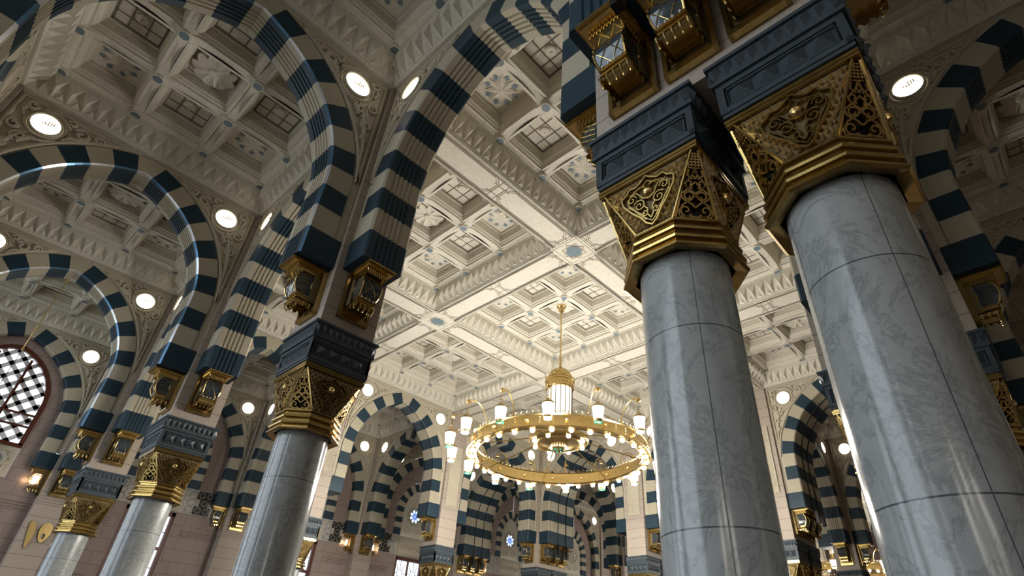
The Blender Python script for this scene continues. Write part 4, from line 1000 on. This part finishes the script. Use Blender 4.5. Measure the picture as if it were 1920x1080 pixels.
def blind_mb(kind):
    mb = MB(); mb.add(SPW)
    if kind == 'window':
        n = 24; outer = midprof(BIG, n, 6.35); inn = prof(WINA, 1, n, 6.35)
        hole_wall(mb, inn, outer, YB, 'pinkwall')
        # grey carved panel below the window
        mb.poly([(-1.48, YB+.02, 6.35), (1.48, YB+.02, 6.35), (1.48, YB+.02, 7.4), (-1.48, YB+.02, 7.4)], 'spandrel')
        for x in (-.98, 0, .98):
            for a0 in (0, PI/4): mb.relief([(x+.42*math.cos(a0+PI/2*i+PI/4), 6.87+.42*math.sin(a0+PI/2*i+PI/4)) for i in range(4)], .035, YB+.02, .05, 'spandrel', closed=True, k=2)
            mb.poly([(x+.2*math.cos(2*PI*(i+.5)/8), YB+.0, 6.87+.2*math.sin(2*PI*(i+.5)/8)) for i in range(8)], 'inlay')
        return mb
    n = 24
    hole_wall(mb, [(a+.004, b+.004) if b > 7.3 else (a+.004, b) for a, b in prof(SMALL, 1, n, 7.25)], midprof(BIG, n, 7.25), YB, 'pinkwall')
    mb.poly([(-2.1, YB, 6.79), (2.1, YB, 6.79), (2.1, YB, 7.245), (-2.1, YB, 7.245)], 'lattice')
    mb.poly([(-2.6, YB, 6.33), (2.6, YB, 6.33), (2.6, YB, 6.79), (-2.6, YB, 6.79)], 'lattice')
    for z in (6.34, 7.2): mb.relief([(-1.9, z), (1.9, z)], .03, YB, .03, 'lattice')
    # hexagon fretwork on the grey band
    for i in range(13):
        for j in range(3):
            x = -1.8+.3*i; z = 6.5+.26*j+(.13 if i % 2 else 0)
            if abs(x) > .95 and z < 7.15: mb.relief([(x+.15*math.cos(PI/3*k), z+.13*math.sin(PI/3*k)) for k in range(6)], .018, YB, .03, 'lattice', closed=True, k=2)
    # scrolled lintel panel over the door
    mb.box(-.88, .88, YB-.03, YB+.02, 6.36, 7.18, 'spandrel')
    mb.relief([(-.82, 6.42), (.82, 6.42), (.82, 7.12), (-.82, 7.12)], .03, YB-.03, .03, 'spandrel', closed=True)
    for i in range(6):
        x = -.65+.26*i; mb.relief(spiral(x, 6.77, .14, 1.4, 0, 1 if i % 2 else -1), .03, YB-.03, .04, 'spandrel')
    # tympanum
    ty = YB+.12; top = prof(SMALL, 0, n); 
    top = [(x*.99, 8.2+(z-8.2)*.995) for x, z in top]; top[0] = (top[0][0], 7.27)
    hole = .36; hz = 8.32
    for s in (1, -1):
        ringp = [(hole*math.sin(PI*i/n), hz-hole*math.cos(PI*i/n)) for i in range(n+1)]
        bot = [(.84*min(1, i/4), 7.26) for i in range(5)]
        outp = bot+[top[min(n, int((i+1)*n/(n-4)))] for i in range(n-4)]
        outp = outp[:n+1]; outp[-1] = top[-1]
        for i in range(n):
            q = [(s*ringp[i][0], ty, ringp[i][1]), (s*outp[i][0], ty, outp[i][1]), (s*outp[i+1][0], ty, outp[i+1][1]), (s*ringp[i+1][0], ty, ringp[i+1][1])]
            mb.poly(q if s > 0 else q[::-1], 'carved')
    mb.relief(circ(0, hz, .44, 28), .05, ty, .06, 'spandrel', closed=True); mb.relief(circ(0, hz, .36, 28), .03, ty, .03, 'spandrel', closed=True)
    for s in (1, -1): mb.relief(spiral(s*.35, 7.6, .22, 1.3, 0, s), .03, ty, .04, 'carved')
    return mb
BW = blind_mb('window').mesh('window_bay'); BS = blind_mb('star').mesh('star_bay')
ARS = arch_mb(SMALL, YB-.03, YB+.22, flutes=0, first=.34, cham=.02).mesh('inner_arch')
WB_DOOR = wall_base(6.35, [(-.85, .85, 0, 6.28)]).mesh('wall_base')
PILW = MB(); PILW.box(-.455, .455, -.455, .2, 0, 11.47, 'pier'); 
for z in (5.80, 5.89, 5.98): PILW.relief([(-.455, z), (.455, z)], .03, -.455, .03, 'pier')
PILW = PILW.mesh('wall_pilaster')
for v in (-6, 0, 6, 12, 18, 19.2, 25.2, 31.2): tag(obj('wall_pilaster', PILW, loc=(-18, v, 0), rz=PI/2), kind='structure')
tag(obj('wall_back_fill', (lambda m: (m.box(-18.02, -17.7, 18.3, 18.9, 0, 11.5, 'pier'), m)[1])(MB())), kind='structure')

def star_window(k, v, lit):
    w = bpy.data.objects.new(f'window_{k}', None); COL.objects.link(w); w.location = (-18, v, 8.32); w.rotation_euler = (0, 0, PI/2); tag(w, kind='structure')
    g = MB(); y = .13
    g.poly([(.36*math.cos(2*PI*i/24), y, .36*math.sin(2*PI*i/24)) for i in range(24)], 'groove'); obj('glass_back', g, w)
    pt = MB()
    for i in range(8):
        a = 2*PI*i/8+PI/8; c, s_ = math.cos(a), math.sin(a); q = lambda r, t: (r*c-t*s_, y-.012, r*s_+t*c)
        pt.poly([q(.15, 0), q(.22, .07), q(.30, .055), q(.33, 0), q(.30, -.055), q(.22, -.07)], 'stainw' if lit else 'carved')
        a += PI/8; c, s_ = math.cos(a), math.sin(a)
        pt.poly([q(.10, -.03), q(.10, .03), q(.2, .03), q(.23, 0), q(.2, -.03)], 'stain' if lit else 'carved')
    pt.poly([(.085*math.cos(2*PI*i/8), y-.012, .085*math.sin(2*PI*i/8)) for i in range(8)], 'stain' if lit else 'carved'); obj('petal_glass', pt, w)
    return w
def lattice_door(k, v, wood_only=False):
    d = bpy.data.objects.new(f'door_{k}', None); COL.objects.link(d); d.location = (-18, v, 0); d.rotation_euler = (0, 0, PI/2); tag(d, kind='structure')
    f = MB()
    for s in (1, -1): f.box(s*.79-.06, s*.79+.06, .02, .2, 0, 6.28, 'wood')
    f.box(-.85, .85, .02, .2, 6.14, 6.28, 'wood'); f.box(-.03, .03, .05, .17, 0, 6.14, 'wood')
    for z in (1.1, 2.4, 3.7, 5.0): f.box(-.75, .75, .05, .17, z-.05, z+.05, 'wood')
    obj('door_frame', f, d)
    if not wood_only:
        g = MB(); g.poly([(-.75, .15, 0), (.75, .15, 0), (.75, .15, 6.2), (-.75, .15, 6.2)], 'pane'); obj('pane', g, d)
        l = MB()
        for zc in (.55, 1.75, 3.05, 4.35, 5.57):
            for xc in (-.39, .39):
                l.relief([(xc+.17*math.cos(2*PI*i/8), zc+.17*math.sin(2*PI*i/8)) for i in range(8)], .014, .13, .03, 'wood', closed=True, k=2)
                for i in range(8):
                    a = 2*PI*i/8; l.relief([(xc+.17*math.cos(a), zc+.17*math.sin(a)), (xc+.34*math.cos(a), zc+.55*math.sin(a))], .014, .13, .03, 'wood', k=2)
        obj('lattice_bars', l, d)
    else:
        g = MB(); g.box(-.75, .75, .1, .16, 0, 6.14, 'wood'); obj('door_leaf', g, d)
_p = MT('frosted_pane'); _tr = _p.n('ShaderNodeBsdfTranslucent'); _tr.inputs[0].default_value = (.85, .88, .9, 1); _p.l(_tr.outputs[0], _p.t.nodes['Material Output'].inputs[0]); MAT['pane'] = _p.m
k = 1
for i, (v, star) in enumerate(((3, 1), (9, 1), (15, 1), (22.2, 1), (28.2, 1))):
    tag(obj('wall_left', BS, loc=(-18, v, 0), rz=PI/2), kind='structure'); tag(obj('wall_left_base', WB_DOOR, loc=(-18, v, 0), rz=PI/2), kind='structure')
    a = obj('striped_wall_arch', ARW, loc=(-18, v, 0), rz=PI/2)
    nm = ('behind the second single column', 'behind the first single column', 'round the blue star window', 'round the far pale star window', 'round the farthest round window')[i]
    tag(a, f'large striped arch on the pink wall {nm}', 'arch', 'striped wall arches'); a['kind'] = 'thing'
    b = obj('striped_wall_arch', ARS, loc=(-18, v, 0), rz=PI/2); tag(b, f'small inner striped arch {nm}', 'arch', 'striped wall arches'); b['kind'] = 'thing'
    star_window(i+2, v, i != 4); lattice_door(i+2, v)
    for s in (1, -1):
        lab = {(-18, 3, 1): 'backlit disc on the wall beside the first single shaft', (-18, 9, 1): 'backlit disc on the wall inside the hall arch'}.get((-18, v, s), f'backlit disc on the pink wall {nm}, {"chandelier" if s > 0 else "window"} side')
        put(DISC, (-18+.334, v+s*1.9, 10.89), PI/2, lab, 'lamp', 'backlit discs with gilt script')
# lattice window bay
tag(obj('wall_left', BW, loc=(-18, -3, 0), rz=PI/2), kind='structure'); tag(obj('wall_left_base', WB_DOOR, loc=(-18, -3, 0), rz=PI/2), kind='structure')
a = obj('striped_wall_arch', ARW, loc=(-18, -3, 0), rz=PI/2); tag(a, 'striped arch on the pink wall round the bright lattice window', 'arch', 'striped wall arches'); a['kind'] = 'thing'
put(DISC, (-18+.334, -3+1.9, 10.89), PI/2, 'backlit disc beside the bright lattice window', 'lamp', 'backlit discs with gilt script')
lattice_door(1, -3, True)
W = bpy.data.objects.new('window_1', None); COL.objects.link(W); W.location = (-18, -3, 0); W.rotation_euler = (0, 0, PI/2); tag(W, kind='structure')
f = MB()
Pf = [WINA.at(WINA.L*i/24) for i in range(25)]
for s in (1, -1):
    f.grid([[(s*a_[0], y, a_[1]) for (a_, y) in ((i_, .12), (i_, -.05), (o_, -.05), (o_, .0))] for i_, o_ in Pf], 'wood', flip=(s < 0))
f.box(-1.48, 1.48, -.05, .12, 7.32, 7.45, 'wood')
f.box(.42, .50, -.04, .06, 7.4, 10.25, 'wood'); f.box(-.50, -.42, -.04, .06, 7.4, 10.25, 'wood')
for z in (8.02, 8.42): f.box(-1.36, 1.36, -.045, .05, z-.03, z+.03, 'wood')
obj('window_frame', f, W)
lt = MB(); inner = [p for p, q in Pf]; poly = [(x, z) for x, z in inner]+[(-x, z) for x, z in inner[::-1]]
for s in (1, -1):
    for kx in range(-16, 17):
        c = kx*.5; run = []
        for i in range(121):
            z = 7.4+3.4*i/120; x = c+s*(z-9)*1.0; ok = inpoly((x, z), poly)
            if ok: run.append((x, z))
            if (not ok or i == 120) and len(run) > 2:
                (xa, za), (xb, zb) = run[0], run[-1]; L = math.hypot(xb-xa, zb-za); nx, nz = -(zb-za)/L*.07, (xb-xa)/L*.07
                q = [(xa+nx, za+nz), (xb+nx, zb+nz), (xb-nx, zb-nz), (xa-nx, za-nz)]
                for y in (.08, .24): lt.poly([(a_, y, b_) for a_, b_ in q], 'white')
                for e in ((0, 1), (2, 3)): lt.poly([(q[e[0]][0], .08, q[e[0]][1]), (q[e[1]][0], .08, q[e[1]][1]), (q[e[1]][0], .24, q[e[1]][1]), (q[e[0]][0], .24, q[e[0]][1])], 'white')
                run = []
            elif not ok: run = []
obj('lattice', lt, W)

# ---- loudspeakers on the grey band, numeral, security camera
sp = bpy.data.objects.new('loudspeaker', None); COL.objects.link(sp)
m = MB(); m.box(-.14, .14, -.07, 0, -.14, .14, 'black'); obj('cabinet', m, sp)
m = MB(); rows = [[(r*math.cos(2*PI*j/20), y, r*math.sin(2*PI*j/20)) for j in range(20)] for r, y in ((.125, -.07), (.125, -.085), (.105, -.09), (.05, -.055), (.045, -.045), (.0, -.06))]
m.grid(rows, 'groove', closed_u=True); obj('cone', m.mesh('cone', True), sp)
def speaker(v, z, label): put(sp, (-18+.02, v, z), PI/2, label, 'loudspeaker', 'round loudspeakers on the grey band')
for bv, where in ((3, 'behind the second single column'), (9, 'beside the first single shaft'), (15, 'under the blue star window')):
    for (x, z, nm) in ((1.50, 7.07, 'top inner'), (1.80, 7.08, 'top outer'), (1.66, 6.79, 'middle'), (1.80, 6.50, 'bottom outer'), (1.50, 6.50, 'bottom inner')):
        s = 1 if bv != 15 else -1
        speaker(bv+s*x, z, f'round black loudspeaker {where}, {nm} of five')
n1 = bpy.data.objects.new('gold_numeral', None); COL.objects.link(n1); n1.location = (-18+.46, 0, 4.35); n1.rotation_euler = (0, 0, PI/2); tag(n1, 'big gold numeral fifteen in eastern Arabic digits on the wall pilaster', 'sign')
def plate(path, y, d, m):
    b = MB(); b.poly([(x, y-d, z) for x, z in path], m); n = len(path)
    for i in range(n):
        a_, c_ = path[i], path[(i+1) % n]; b.poly([(a_[0], y-d, a_[1]), (a_[0], y, a_[1]), (c_[0], y, c_[1]), (c_[0], y-d, c_[1])], m)
    return b
obj('digit_one', plate([(-.16, 0), (-.13, .10), (-.09, .38), (-.11, .62), (-.20, .80), (-.30, .83), (-.33, .74), (-.27, .42), (-.20, .08)], -.0, .05, 'gold'), n1)
m = MB(); c0 = [(0.16+.16*math.sin(t)*(1-.25*math.cos(t)), .50-.30*math.cos(t)+.03) for t in [2*PI*i/24 for i in range(24)]]; c1 = [(.16+.055*math.sin(t), .42-.08*math.cos(t)) for t in [2*PI*i/24 for i in range(24)]]
for y, fl in ((-.05, False), (0, True)): m.grid([[(a_, y, b_) for a_, b_ in c0], [(a_, y, b_) for a_, b_ in c1]], 'gold', closed_u=True)
for cc_ in (c0, c1): m.grid([[(a_, -.05, b_) for a_, b_ in cc_], [(a_, 0, b_) for a_, b_ in cc_]], 'gold', closed_u=True)
obj('digit_five', m, n1)
sc_ = bpy.data.objects.new('security_camera', None); COL.objects.link(sc_); sc_.location = (-18+.06, .62, 4.5); sc_.rotation_euler = (0, 0, PI/2); tag(sc_, 'small white security camera beside the gold numeral', 'camera')
m = MB(); m.box(-.05, .05, -.2, -.04, .02, .08, 'white'); obj('mount', m, sc_)
m = MB(); m.tube([(-.16, -.26, .06), (.16, -.26, .12)], [.075, .075], 12, 'white'); m.tube([(-.19, -.26, .055), (-.15, -.26, .06)], .06, 12, 'black'); obj('housing', m, sc_)

for p in (LANT, LANTLIT, DISC, COLP, COLN, sp):
    if not p.get('_used'): print('unused prototype', p.name)
for o in bpy.data.objects:
    if '_used' in o: del o['_used']
